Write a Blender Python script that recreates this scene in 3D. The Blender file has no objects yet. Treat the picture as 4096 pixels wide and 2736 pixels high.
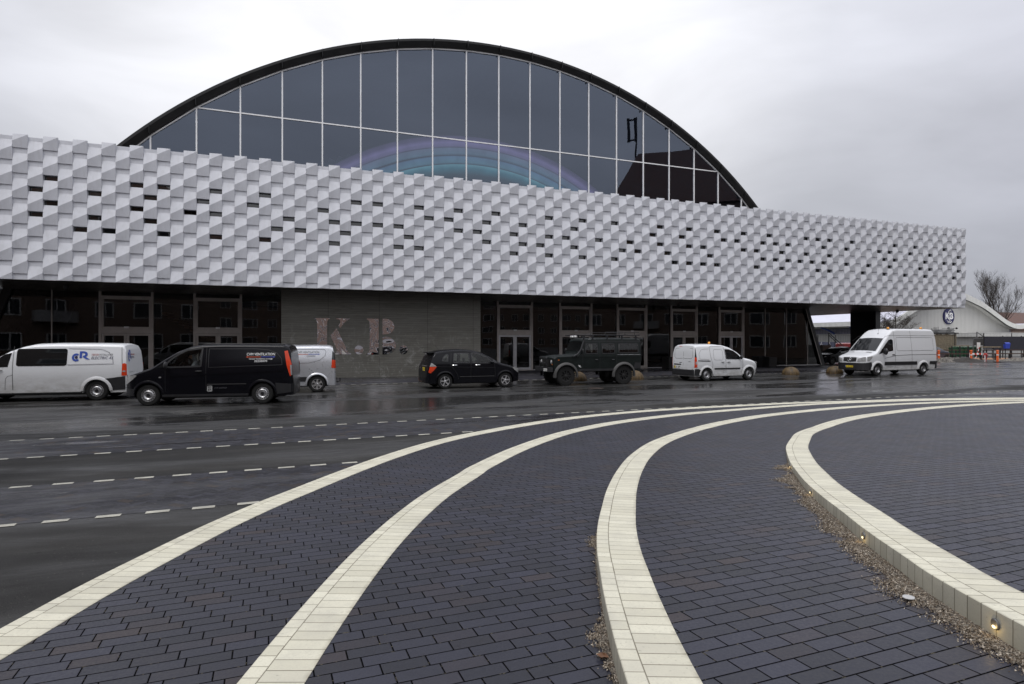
import bpy, math, random
from math import sin, cos, pi, radians, sqrt, atan2
from mathutils import Vector, Matrix, noise
random.seed(7)
scene = bpy.context.scene
C = scene.collection

# ---------------------------------------------------------------- camera
cd = bpy.data.cameras.new('camera'); cam = bpy.data.objects.new('camera', cd); C.objects.link(cam)
cd.sensor_width = 36; cd.lens = 2400/4096*36; cd.clip_start = 0.1; cd.clip_end = 3000
cam.location = (0, 0, 1.95); cam.rotation_euler = (radians(90), 0, 0)
scene.camera = cam

# ---------------------------------------------------------------- light
SUN_EL, SUN_ROT = radians(62), radians(205)
wd = bpy.data.worlds.new('World'); scene.world = wd; wd.use_nodes = True
nt = wd.node_tree; nt.nodes.clear()
def wn(t, **k):
    n = nt.nodes.new(t)
    for a, b in k.items(): setattr(n, a, b)
    return n
sky = wn('ShaderNodeTexSky', sky_type='NISHITA', sun_disc=False, sun_elevation=SUN_EL, sun_rotation=SUN_ROT)
b1 = wn('ShaderNodeBackground'); b1.inputs[1].default_value = 0.06; nt.links.new(sky.outputs[0], b1.inputs[0])
tc = wn('ShaderNodeTexCoord')
def vdot(v):
    n = wn('ShaderNodeVectorMath', operation='DOT_PRODUCT'); nt.links.new(tc.outputs['Generated'], n.inputs[0]); n.inputs[1].default_value = v; return n.outputs['Value']
mp = wn('ShaderNodeMapping'); mp.inputs['Scale'].default_value = (1.6, 1.6, 4.2); nt.links.new(tc.outputs['Generated'], mp.inputs[0])
ns = wn('ShaderNodeTexNoise'); ns.inputs['Scale'].default_value = 1.7; ns.inputs['Detail'].default_value = 5; ns.inputs['Roughness'].default_value = .5; ns.inputs['Distortion'].default_value = .35
nt.links.new(mp.outputs[0], ns.inputs['Vector'])
g = Vector((-.14, 1, .42)).normalized()
cr = wn('ShaderNodeValToRGB'); nt.links.new(vdot(g), cr.inputs[0])
e = cr.color_ramp.elements
e[0].position = 0; e[0].color = (.80, .81, .86, 1); e[1].position = 1; e[1].color = (.86, .86, .885, 1)
x = e.new(.45); x.color = (.72, .73, .78, 1)
x = e.new(.66); x.color = (.55, .56, .625, 1)
x = e.new(.84); x.color = (.58, .59, .64, 1); x = e.new(.94); x.color = (.74, .745, .78, 1)
cn = wn('ShaderNodeMapRange'); cn.inputs[1].default_value = .3; cn.inputs[2].default_value = .7; cn.inputs[3].default_value = .84; cn.inputs[4].default_value = 1.12
nt.links.new(ns.outputs[0], cn.inputs[0])
vm = wn('ShaderNodeVectorMath', operation='SCALE'); nt.links.new(cr.outputs[0], vm.inputs[0]); zr = wn('ShaderNodeMapRange'); nt.links.new(vdot((0, 0, 1)), zr.inputs[0]); zr.inputs[1].default_value = 0; zr.inputs[2].default_value = 1; zr.inputs[3].default_value = .62; zr.inputs[4].default_value = 1.85
ml = wn('ShaderNodeMath', operation='MULTIPLY'); nt.links.new(cn.outputs[0], ml.inputs[0]); nt.links.new(zr.outputs[0], ml.inputs[1]); nt.links.new(ml.outputs[0], vm.inputs['Scale'])
b2 = wn('ShaderNodeBackground'); b2.inputs[1].default_value = 1.0; nt.links.new(vm.outputs[0], b2.inputs[0])
mx = wn('ShaderNodeMixShader'); mx.inputs[0].default_value = .94
nt.links.new(b1.outputs[0], mx.inputs[1]); nt.links.new(b2.outputs[0], mx.inputs[2])
wo = wn('ShaderNodeOutputWorld'); nt.links.new(mx.outputs[0], wo.inputs[0])
sd = bpy.data.lights.new('sun', 'SUN'); sd.energy = 1.2; sd.angle = radians(25); sd.color = (1, .97, .93)
so = bpy.data.objects.new('sun', sd); C.objects.link(so)
dv = Vector((sin(SUN_ROT)*cos(SUN_EL), cos(SUN_ROT)*cos(SUN_EL), sin(SUN_EL)))
so.rotation_euler = dv.to_track_quat('Z', 'Y').to_euler()
scene.view_settings.view_transform = 'Standard'; scene.view_settings.look = 'None'
scene.view_settings.exposure = 0.26; scene.view_settings.gamma = 1
scene.cycles.max_bounces = 8; scene.cycles.transparent_max_bounces = 16; scene.cycles.use_denoising = True
scene.cycles.sample_clamp_indirect = 6

# ---------------------------------------------------------------- materials
class NT:
    def __init__(s, name):
        s.m = bpy.data.materials.new(name); s.m.use_nodes = True; s.t = s.m.node_tree; s.t.nodes.clear()
        s.out = s.n('ShaderNodeOutputMaterial'); s.p = s.n('ShaderNodeBsdfPrincipled'); s.l(s.p.outputs[0], s.out.inputs[0])
    def n(s, t, **k):
        x = s.t.nodes.new(t)
        for a, b in k.items(): setattr(x, a, b)
        return x
    def l(s, a, b): s.t.links.new(a, b)
    def put(s, inp, v):
        if isinstance(v, bpy.types.NodeSocket): s.l(v, inp)
        elif isinstance(v, (tuple, list)) and len(v) == 3 and inp.type == 'RGBA': inp.default_value = (*v, 1)
        else: inp.default_value = v
    def math(s, op, a, b=0.0, c=0.0, clamp=False):
        x = s.n('ShaderNodeMath', operation=op, use_clamp=clamp); s.put(x.inputs[0], a); s.put(x.inputs[1], b); s.put(x.inputs[2], c); return x.outputs[0]
    def pos(s): return s.n('ShaderNodeNewGeometry').outputs['Position']
    def obj(s): return s.n('ShaderNodeTexCoord').outputs['Object']
    def uv(s): return s.n('ShaderNodeTexCoord').outputs['UV']
    def sep(s, v):
        x = s.n('ShaderNodeSeparateXYZ'); s.l(v, x.inputs[0]); return x.outputs
    def comb(s, a, b, c=0.0):
        x = s.n('ShaderNodeCombineXYZ'); s.put(x.inputs[0], a); s.put(x.inputs[1], b); s.put(x.inputs[2], c); return x.outputs[0]
    def mapv(s, v, sc=(1, 1, 1), rot=0, loc=(0, 0, 0)):
        x = s.n('ShaderNodeMapping'); s.l(v, x.inputs[0]); x.inputs['Scale'].default_value = sc; x.inputs['Rotation'].default_value = (0, 0, rot); x.inputs['Location'].default_value = loc; return x.outputs[0]
    def noise(s, v, sc=5, det=4, rough=.55, dist=0):
        x = s.n('ShaderNodeTexNoise'); s.l(v, x.inputs['Vector']); x.inputs['Scale'].default_value = sc; x.inputs['Detail'].default_value = det; x.inputs['Roughness'].default_value = rough; x.inputs['Distortion'].default_value = dist; return x.outputs[0]
    def white(s, v):
        x = s.n('ShaderNodeTexWhiteNoise'); s.l(v, x.inputs[0]); return x.outputs
    def rng(s, v, a, b, c, d, smooth=False):
        x = s.n('ShaderNodeMapRange'); 
        if smooth: x.interpolation_type = 'SMOOTHSTEP'
        s.put(x.inputs[0], v)
        for i, q in enumerate((a, b, c, d)): x.inputs[i+1].default_value = q
        return x.outputs[0]
    def mix(s, f, a, b, mode='MIX'):
        x = s.n('ShaderNodeMix', data_type='RGBA', blend_type=mode); s.put(x.inputs[0], f); s.put(x.inputs[6], a); s.put(x.inputs[7], b); return x.outputs[2]
    def bump(s, h, st=.3, d=.01):
        x = s.n('ShaderNodeBump'); x.inputs['Strength'].default_value = st; x.inputs['Distance'].default_value = d; s.put(x.inputs['Height'], h); s.l(x.outputs[0], s.p.inputs['Normal']); return x
    def set(s, col=None, rough=None, metal=None, spec=None):
        if col is not None: s.put(s.p.inputs['Base Color'], col)
        if rough is not None: s.put(s.p.inputs['Roughness'], rough)
        if metal is not None: s.put(s.p.inputs['Metallic'], metal)
        if spec is not None: s.put(s.p.inputs['Specular IOR Level'], spec)
        return s.m

M = {}
def simple(name, col, rough=.5, metal=0, spec=.5, var=.12, scale=6, coat=0):
    t = NT(name); v = t.noise(t.obj(), scale, 5)
    f = t.rng(v, .3, .7, 1-var, 1+var)
    c = t.n('ShaderNodeVectorMath', operation='SCALE'); c.inputs[0].default_value = col; t.l(f, c.inputs['Scale'])
    t.set(c.outputs[0], t.rng(v, .3, .7, max(0, rough*(1-var)), min(1, rough*(1+var))), metal, spec)
    if coat: t.p.inputs['Coat Weight'].default_value = coat; t.p.inputs['Coat Roughness'].default_value = .05
    M[name] = t.m; return t.m
def emit(name, col, st):
    t = NT(name); e = t.n('ShaderNodeEmission'); e.inputs[0].default_value = (*col, 1); e.inputs[1].default_value = st; t.l(e.outputs[0], t.out.inputs[0]); M[name] = t.m; return t.m
def glass(name, ior=1.6, tint=(.5, .5, .5), gl=1.0, rough=0.0, wav=0):
    t = NT(name); t.t.nodes.remove(t.p)
    fr = t.n('ShaderNodeFresnel'); fr.inputs[0].default_value = ior
    a = t.n('ShaderNodeBsdfTransparent'); a.inputs[0].default_value = (*tint, 1)
    b = t.n('ShaderNodeBsdfGlossy'); b.inputs['Roughness'].default_value = rough; b.inputs[0].default_value = (*gl, 1) if isinstance(gl, tuple) else (gl, gl, gl, 1)
    if wav:
        bp = t.n('ShaderNodeBump'); bp.inputs['Strength'].default_value = wav; bp.inputs['Distance'].default_value = .02
        t.l(t.noise(t.mapv(t.pos(), (.35, .35, .25)), 1, 1), bp.inputs['Height'])
        t.l(bp.outputs[0], b.inputs['Normal'])
    m = t.n('ShaderNodeMixShader'); t.l(fr.outputs[0], m.inputs[0]); t.l(a.outputs[0], m.inputs[1]); t.l(b.outputs[0], m.inputs[2]); t.l(m.outputs[0], t.out.inputs[0])
    M[name] = t.m; return t.m

PA = radians(21.97)     # paving direction
def paving(name, base, dark, warm, wet=False, L=.24, H=.108, shift=.28):
    t = NT(name); p = t.sep(t.mapv(t.pos(), (1, 1, 1), -PA))
    u = t.math('DIVIDE', p[0], L); v = t.math('DIVIDE', p[1], H)
    row = t.math('FLOOR', v); u = t.math('ADD', u, t.math('MULTIPLY', row, shift)); u = t.math('ADD', u, t.math('MULTIPLY', t.math('SUBTRACT', t.white(row)[0], .5), .10))
    fu = t.math('FRACT', u); fv = t.math('FRACT', v); ci = t.math('FLOOR', u)
    du = t.math('MULTIPLY', t.math('MINIMUM', fu, t.math('SUBTRACT', 1, fu)), L); dv_ = t.math('MULTIPLY', t.math('MINIMUM', fv, t.math('SUBTRACT', 1, fv)), H)
    d = t.math('MINIMUM', du, dv_)
    w = t.white(t.comb(ci, row, 3.1))
    nz = t.noise(t.pos(), 60, 4); big = t.noise(t.pos(), 1.1, 4)
    c = t.mix(w[0], base, dark); c = t.mix(t.rng(t.white(t.comb(row, ci, 9.7))[0], .80, 1, 0, .8), c, warm)
    c = t.mix(t.rng(nz, .35, .7, 0, .35), c, tuple(q*1.5 for q in base)); c = t.mix(t.rng(big, .35, .65, .35, 0), c, dark)
    joint = t.rng(d, .0022, .0056, 1, 0); sand = t.rng(t.noise(t.pos(), 45, 3), .62, .68, 0, 1)
    c = t.mix(joint, c, t.mix(t.math('MULTIPLY', sand, .8), (.0015, .0015, .0015), (.13, .115, .08)))
    t.set(c, t.math('ADD', t.rng(t.math('ADD', nz, t.math('MULTIPLY', big, .5)), .5, 1.0, .30, .56), t.math('MULTIPLY', joint, .5)), 0, t.math('SUBTRACT', .5, t.math('MULTIPLY', joint, .5)))
    h = t.math('ADD', t.rng(d, .0, .007, 0, 1), t.math('MULTIPLY', nz, .12)); h = t.math('ADD', h, t.math('MULTIPLY', w[0], .18))
    t.bump(h, .55, .006); M[name] = t.m
paving('paver', (.020, .021, .035), (.007, .0075, .0125), (.032, .020, .016))

def wetness(t):
    "0 dry .. 1 standing water, patches drawn out along the road"
    v = t.mapv(t.pos(), (1, 1, 1), -PA)
    a = t.noise(t.mapv(v, (.10, .42, 1)), 1.0, 6, .62, .6)
    b = t.noise(t.mapv(v, (.5, 1.7, 1)), 1.0, 4, .6)
    w = t.math('ADD', t.math('MULTIPLY', a, .75), t.math('MULTIPLY', b, .25)); q = t.sep(v)
    for (u0, v0, ru, rv, s) in ((20.1, 16.75, 5.2, .42, .30), (26.0, 19.5, 6, .9, .16), (-3.4, 9.35, .95, .17, .34), (-3.4, 13.85, .8, .16, .25), (-1.2, 13.1, 2.0, .10, .22), (31, 24, 7, 1.6, .16)):
        du = t.math('DIVIDE', t.math('SUBTRACT', q[0], u0), ru); dw = t.math('DIVIDE', t.math('SUBTRACT', q[1], v0), rv)
        r2 = t.math('ADD', t.math('MULTIPLY', du, du), t.math('MULTIPLY', dw, dw)); r2 = t.math('ADD', r2, t.math('MULTIPLY', t.math('SUBTRACT', b, .5), 2.2))
        w = t.math('ADD', w, t.rng(r2, .35, 1.0, s, 0, True))
    return w, v
def asphalt():
    t = NT('asphalt'); w, v = wetness(t)
    y = t.sep(v)[1]
    seam = t.math('MULTIPLY', t.rng(t.math('ABSOLUTE', t.math('SUBTRACT', t.math('ADD', y, t.math('MULTIPLY', t.noise(v, .6, 3), .18)), 17.2)), .015, .06, 1, 0), t.rng(t.noise(v, 5, 3), .4, .6, .2, 1))
    # the lane before the building and the open yard to the right hold more water than the near strip
    far = t.rng(y, 14.8, 17.5, 0, .13, True)
    w2 = t.math('ADD', w, far)
    gr = t.noise(t.pos(), 130, 3, .7); gr2 = t.noise(t.pos(), 28, 3)
    sp = t.rng(t.noise(t.pos(), 55, 2), .66, .74, 0, 1)
    c = t.mix(t.rng(gr, .3, .7, 0, 1), (.006, .006, .0065), (.046, .0455, .045))
    c = t.mix(t.rng(w2, .46, .66, 0, .62), c, (.014, .014, .014)); c = t.mix(t.math('MULTIPLY', sp, .55), c, (.20, .19, .17))
    c = t.mix(t.rng(t.noise(t.mapv(v, (.05, .9, 1)), 1, 5), .5, .75, 0, .35), c, (.055, .052, .046))
    c = t.mix(t.math('MULTIPLY', seam, .6), c, (.11, .105, .09)); c = t.mix(t.rng(t.noise(t.pos(), 17, 2), .68, .72, 0, .8), c, (.006, .006, .006)); c = t.mix(t.rng(t.noise(t.mapv(v, (.35, .35, 1), 0, (7, 3, 0)), 1, 6, .7), .52, .60, 0, .35), c, (.016, .0155, .015))
    t.set(c, t.math('ADD', t.rng(w2, .47, .68, .80, .13, True), t.math('MULTIPLY', gr2, .10)), 0, t.rng(w2, .45, .62, .12, .60))
    bst = t.rng(w2, .55, .70, 1, .12); t.bump(t.math('MULTIPLY', t.math('ADD', gr, t.math('MULTIPLY', gr2, .6)), bst), .35, .006); M['asphalt'] = t.m
asphalt()
def herring(name, cell=.108, wetadd=0.0):
    t = NT(name); w, v = wetness(t); q = t.sep(t.mapv(t.pos(), (1, 1, 1), -PA-pi/4))
    x = t.math('DIVIDE', q[0], cell); y = t.math('DIVIDE', q[1], cell)
    ix = t.math('FLOOR', x); iy = t.math('FLOOR', y); fx = t.math('FRACT', x); fy = t.math('FRACT', y)
    k = t.math('FLOORED_MODULO', t.math('SUBTRACT', ix, iy), 4)
    k1 = t.math('COMPARE', k, 1, .1); k2 = t.math('COMPARE', k, 2, .1); ver = t.math('GREATER_THAN', k, 1.5)
    lx = t.math('ADD', fx, k1); ly = t.math('ADD', fy, k2)
    def mn(a, ln): return t.math('MINIMUM', a, t.math('SUBTRACT', ln, a))
    dh = t.math('MINIMUM', mn(lx, 2), mn(fy, 1)); dvv = t.math('MINIMUM', mn(fx, 1), mn(ly, 2))
    d = t.math('ADD', t.math('MULTIPLY', dh, t.math('SUBTRACT', 1, ver)), t.math('MULTIPLY', dvv, ver))
    idn = t.comb(t.math('SUBTRACT', ix, k1), t.math('SUBTRACT', iy, k2), ver); wn_ = t.white(idn)[0]
    nz = t.noise(t.pos(), 50, 4); w2 = t.math('ADD', w, wetadd)
    c = t.mix(wn_, (.034, .034, .044), (.010, .010, .014)); c = t.mix(t.rng(wn_, .86, 1, 0, .7), c, (.062, .046, .036))
    c = t.mix(t.rng(w2, .45, .62, 0, .5), c, (.013, .013, .015)); jt = t.rng(d, .03, .08, 1, 0)
    c = t.mix(jt, c, t.mix(t.rng(t.noise(t.pos(), 22, 2), .5, .6, 0, 1), (.002, .002, .002), (.05, .05, .048)))
    t.set(c, t.math('ADD', t.rng(w2, .46, .66, .62, .10, True), t.math('MULTIPLY', nz, .12)), 0, t.rng(w2, .46, .62, .22, .55))
    t.bump(t.math('MULTIPLY', t.math('ADD', t.rng(d, 0, .07, 0, 1), t.math('MULTIPLY', nz, .2)), t.rng(w2, .5, .68, 1, .15)), .45, .005); M[name] = t.m
herring('herring_brick'); herring('herring_wet', wetadd=.05)

def whitebrick():
    t = NT('white_brick'); s = t.sep(t.uv()); U = t.math('DIVIDE', s[0], .110); V = s[1]
    big = t.math('GREATER_THAN', V, .095)
    U2 = t.math('ADD', U, t.math('MULTIPLY', big, .37)); fu = t.math('FRACT', U2); fl = t.math('FLOOR', U2)
    d = t.math('MULTIPLY', t.math('MINIMUM', fu, t.math('SUBTRACT', 1, fu)), .110)
    ds = t.math('ABSOLUTE', t.math('SUBTRACT', V, .095)); d2 = t.math('MINIMUM', d, ds)
    w = t.white(t.comb(fl, big, 0)); nz = t.noise(t.pos(), 90, 4)
    c = t.mix(w[0], (.60, .58, .475), (.50, .48, .385)); c = t.mix(t.rng(nz, .50, .72, 0, .5), c, (.42, .40, .33))
    c = t.mix(t.rng(t.noise(t.pos(), 2.6, 7, .75), .46, .68, 0, .6), c, (.40, .385, .33)); c = t.mix(t.rng(t.white(t.comb(fl, big, 7.3))[0], .86, 1, 0, .45), c, (.44, .42, .35)); c = t.mix(t.rng(t.noise(t.pos(), 38, 3), .66, .74, 0, .6), c, (.20, .19, .15))
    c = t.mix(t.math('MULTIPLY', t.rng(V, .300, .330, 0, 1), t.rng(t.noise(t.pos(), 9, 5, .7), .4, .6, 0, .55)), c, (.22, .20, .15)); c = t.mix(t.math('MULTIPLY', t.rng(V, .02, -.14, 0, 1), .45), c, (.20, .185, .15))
    jt = t.rng(d2, .002, .0045, 1, 0); c = t.mix(t.math('MULTIPLY', jt, t.math('ADD', .6, t.math('MULTIPLY', w[0], .4))), c, (.11, .095, .065))
    t.set(c, .72, 0, .3); t.bump(t.math('ADD', t.rng(d2, 0, .004, 0, 1), t.math('MULTIPLY', nz, .25)), .4, .004); M['white_brick'] = t.m
whitebrick()

def cladding():
    t = NT('cladding'); nz = t.noise(t.pos(), 2.5, 5); fine = t.noise(t.mapv(t.pos(), (1, 1, .25)), 9, 4)
    c = t.mix(t.rng(nz, .35, .7, 0, 1), (.595, .605, .65), (.535, .545, .585)); c = t.mix(t.rng(fine, .50, .8, 0, .4), c, (.43, .43, .44))
    t.set(c, t.rng(nz, .3, .7, .32, .46), 0, .5); M['cladding'] = t.m
cladding()
def concrete():
    t = NT('board_concrete'); o = t.obj(); s = t.sep(o)
    brd = t.math('DIVIDE', s[2], .125); fb = t.math('FRACT', brd); ib = t.math('FLOOR', brd)
    w = t.white(t.comb(ib, t.math('FLOOR', t.math('DIVIDE', s[0], 2.7)), 0))[0]
    grain = t.noise(t.mapv(o, (.7, 1, 16)), 2, 5, .65); big = t.noise(t.mapv(o, (1, 1, 1.3)), .55, 6, .7, .4); ef = t.noise(t.mapv(o, (1.3, 1, .9)), 2.0, 8, .78, 1.0)
    c = t.mix(t.rng(grain, .3, .7, 0, 1), (.075, .072, .063), (.155, .149, .132)); c = t.mix(t.math('MULTIPLY', w, .55), c, (.082, .078, .068))
    c = t.mix(t.rng(big, .4, .7, 0, .5), c, (.135, .132, .122))
    low = t.rng(s[2], .0, 3.4, 1, 0)
    c = t.mix(t.math('MULTIPLY', t.rng(ef, .54, .68, 0, .85), low), c, (.30, .30, .29))
    ln = t.rng(t.math('MINIMUM', fb, t.math('SUBTRACT', 1, fb)), .02, .06, 1, 0)
    c = t.mix(t.math('MULTIPLY', ln, .55), c, (.03, .028, .025))
    px = t.math('FRACT', t.math('DIVIDE', t.math('ADD', s[0], .35), 2.72)); pl = t.rng(t.math('MINIMUM', px, t.math('SUBTRACT', 1, px)), .001, .005, .8, 0)
    c = t.mix(pl, c, (.02, .019, .017))
    t.set(c, .8, 0, .3); t.bump(t.math('ADD', t.math('MULTIPLY', grain, .7), t.math('MULTIPLY', w, .5)), .5, .012); M['board_concrete'] = t.m
concrete()
def soffit():
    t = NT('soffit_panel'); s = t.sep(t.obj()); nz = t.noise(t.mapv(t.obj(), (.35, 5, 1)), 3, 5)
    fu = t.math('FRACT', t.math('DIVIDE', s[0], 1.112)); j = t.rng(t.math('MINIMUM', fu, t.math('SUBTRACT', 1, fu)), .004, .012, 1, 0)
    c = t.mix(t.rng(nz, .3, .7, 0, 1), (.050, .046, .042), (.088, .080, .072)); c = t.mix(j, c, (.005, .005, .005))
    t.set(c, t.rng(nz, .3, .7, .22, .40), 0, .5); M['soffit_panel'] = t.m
soffit()
def corrug(name, a, b, sc):
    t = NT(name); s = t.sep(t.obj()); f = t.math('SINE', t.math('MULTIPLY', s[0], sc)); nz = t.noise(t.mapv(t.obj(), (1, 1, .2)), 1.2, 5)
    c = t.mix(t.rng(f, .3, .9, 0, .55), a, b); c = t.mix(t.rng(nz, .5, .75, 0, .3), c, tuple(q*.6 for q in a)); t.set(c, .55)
    t.bump(f, .4, .02); M[name] = t.m
corrug('corrugated_white', (.47, .465, .45), (.27, .265, .25), 2*pi/.30)
corrug('corrugated_dark', (.20, .195, .25), (.10, .10, .135), 2*pi/.5)
def bricks(name, a, b, sc=1):
    t = NT(name); s = t.sep(t.obj()); br = t.n('ShaderNodeTexBrick'); t.l(t.comb(s[0], s[2]), br.inputs[0])
    br.inputs['Color1'].default_value = (*a, 1); br.inputs['Color2'].default_value = (*b, 1); br.inputs['Mortar'].default_value = (.16, .14, .12, 1)
    br.inputs['Scale'].default_value = 1; br.inputs['Brick Width'].default_value = .24*sc; br.inputs['Row Height'].default_value = .075*sc; br.inputs['Mortar Size'].default_value = .008*sc
    c = t.mix(t.rng(t.noise(t.obj(), .6, 5), .4, .7, 0, .4), br.outputs[0], tuple(q*.55 for q in a)); t.set(c, .85, 0, .2); M[name] = t.m
bricks('house_brick', (.34, .245, .205), (.27, .195, .165))
simple('roof_tile', (.10, .055, .045), .8, var=.3, scale=2)
simple('frame_metal', (.46, .425, .40), .38, .25, var=.1, scale=3)
simple('white_metal', (.78, .78, .79), .4, 0, var=.05)
simple('light_frame', (.52, .52, .54), .35, .5, var=.08)
simple('black_metal', (.010, .010, .011), .35, 0, .4, var=.2)
simple('rim_black', (.016, .016, .017), .5, 0, .35, var=.25, scale=1.2)
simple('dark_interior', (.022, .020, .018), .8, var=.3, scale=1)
simple('wood_interior', (.10, .060, .030), .6, var=.3, scale=2)
simple('mirror_steel', (.72, .70, .72), .02, 1, var=.02)
simple('black_paint', (.004, .004, .006), .20, 0, .20, var=.1)
simple('white_paint', (.63, .64, .66), .28, 0, .5, var=.015, scale=1.5, coat=.5)
t = NT('white_paint'); q = t.sep(t.obj()); nz = t.noise(t.mapv(t.obj(), (1, 1, 2)), 3, 6, .7)
dirt = t.math('MULTIPLY', t.rng(q[2], .30, .95, .75, 0), t.rng(nz, .35, .65, .25, 1)); c = t.mix(dirt, (.63, .64, .66), (.24, .225, .20)); c = t.mix(t.rng(t.noise(t.obj(), 1.3, 4), .5, .8, 0, .15), c, (.48, .48, .48))
t.set(c, t.math('ADD', .26, t.math('MULTIPLY', dirt, .4)), 0, .5); t.p.inputs['Coat Weight'].default_value = .3; t.p.inputs['Coat Roughness'].default_value = .08; M['white_paint'] = t.m
simple('silver_paint', (.52, .53, .56), .28, .55, .5, var=.04, coat=.6)
simple('green_paint', (.005, .008, .0075), .42, 0, .25, var=.15, scale=3)
simple('red_paint', (.22, .018, .02), .35, 0, .5, coat=.5)
simple('blue_dark_paint', (.012, .018, .04), .35, 0, .5, coat=.5)
simple('plastic_dark', (.016, .016, .018), .55, 0, .4, var=.15)
simple('plastic_grey', (.055, .054, .054), .6, 0, .4)
simple('rubber', (.010, .010, .010), .78, 0, .3, var=.3, scale=20)
simple('steel_rim', (.38, .38, .39), .35, .8)
simple('alloy_rim', (.62, .62, .63), .25, .9)
simple('black_rim', (.012, .012, .012), .4, 0, .5)
simple('chrome', (.75, .75, .75), .12, 1, var=.03)
simple('lamp_clear', (.30, .30, .30), .12, 0, .8, coat=1)
simple('lamp_red', (.55, .045, .012), .2, 0, .35, coat=.15)
simple('lamp_orange', (.75, .18, .02), .2, 0, .7, coat=.6)
simple('beacon_orange', (.80, .33, .04), .2, 0, .6, coat=.6)
simple('plate_yellow', (.70, .52, .04), .4); simple('plate_white', (.72, .72, .70), .4)
simple('ink_black', (.01, .01, .012), .4, var=.02); simple('ink_white', (.80, .80, .80), .4, var=.02)
simple('ink_blue', (.035, .075, .33), .35, var=.03); simple('ink_navy', (.02, .02, .07), .4, var=.03); simple('ink_red', (.28, .025, .02), .4, var=.03)
simple('ink_grey', (.09, .09, .10), .4, var=.02)
simple('arrow_blue', (.05, .07, .32), .35, var=.02); simple('arrow_red', (.42, .07, .03), .35, var=.02)
simple('seat_cloth', (.035, .035, .037), .9); simple('jacket', (.30, .30, .32), .9); simple('skin', (.50, .30, .22), .55); simple('beanie', (.03, .03, .033), .9)
simple('jeans', (.04, .05, .09), .9)
simple('bark', (.036, .028, .022), .9, var=.3, scale=8)
simple('orange_plastic', (.78, .13, .02), .5); simple('galvanised', (.20, .20, .20), .45, .7)
simple('hydrant_red', (.33, .02, .02), .4); simple('bin_blue', (.03, .06, .42), .4); simple('dumpster_green', (.012, .06, .03), .5)
simple('screen_navy', (.016, .018, .028), .9, var=.2); simple('banner_navy', (.045, .055, .095), .7, var=.15)
simple('rust', (.06, .032, .022), .85, var=.35, scale=4); simple('timber', (.20, .17, .12), .85, var=.35, scale=5)
simple('sand', (.27, .15, .085), .95, var=.25, scale=3); simple('soil', (.022, .018, .015), .95, var=.4, scale=6)
simple('emblem_blue', (.012, .012, .085), .4, var=.03); simple('tape_red', (.50, .05, .03), .6)
simple('roof_sheet', (.52, .52, .60), .4, 0, var=.06, scale=1); simple('eave_white', (.55, .55, .53), .6, var=.12, scale=2)
simple('leaf_brown', (.12, .055, .025), .6, var=.3, scale=40); simple('grass_green', (.05, .09, .03), .9)
def grit():
    t = NT('grit_bed'); v = t.n('ShaderNodeTexVoronoi'); t.l(t.pos(), v.inputs['Vector']); v.inputs['Scale'].default_value = 130
    w = t.white(v.outputs['Color'])[0]; cr_ = t.n('ShaderNodeValToRGB'); t.l(w, cr_.inputs[0]); e = cr_.color_ramp.elements
    e[0].color = (.03, .024, .018, 1); e[1].color = (.46, .41, .34, 1); x = e.new(.45); x.color = (.12, .095, .07, 1)
    t.set(cr_.outputs[0], .8); t.bump(t.math('SUBTRACT', 1, v.outputs['Distance']), 1.0, .02); M['grit_bed'] = t.m
grit()
def pebble():
    t = NT('pebbles'); w = t.white(t.n('ShaderNodeNewGeometry').outputs['Random Per Island'])[0]
    cr_ = t.n('ShaderNodeValToRGB'); t.l(w, cr_.inputs[0]); e = cr_.color_ramp.elements
    e[0].color = (.06, .045, .032, 1); e[1].color = (.46, .41, .34, 1); x = e.new(.5); x.color = (.17, .13, .09, 1)
    t.set(cr_.outputs[0], .75); M['pebbles'] = t.m
pebble()
def dome_steel():
    t = NT('weathered_dome'); a = t.noise(t.mapv(t.obj(), (5, 5, 1.2)), 1.2, 6, .7, .5)
    c = t.mix(t.rng(a, .35, .65, 0, 1), (.022, .015, .009), (.12, .078, .032)); t.set(c, t.rng(a, .3, .7, .45, .7), 0, .35); M['weathered_dome'] = t.m
dome_steel()
glass('shop_glass', 1.54, (.46, .44, .41), .95, 0, .35)
glass('hall_glass', 2.05, (.60, .60, .62), (.70, .80, 1.0), .004, .4)
glass('car_glass', 1.42, (.66, .70, .69), 1)
glass('pane_glass', 1.9, (.35, .36, .38), 1)
t = NT('dark_glass'); t.set((.006, .007, .008), .04, 0, .6); M['dark_glass'] = t.m
emit('lamp_warm', (1, .80, .45), 2.5)
simple('litter_grey', (.42, .42, .42), .4)
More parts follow.
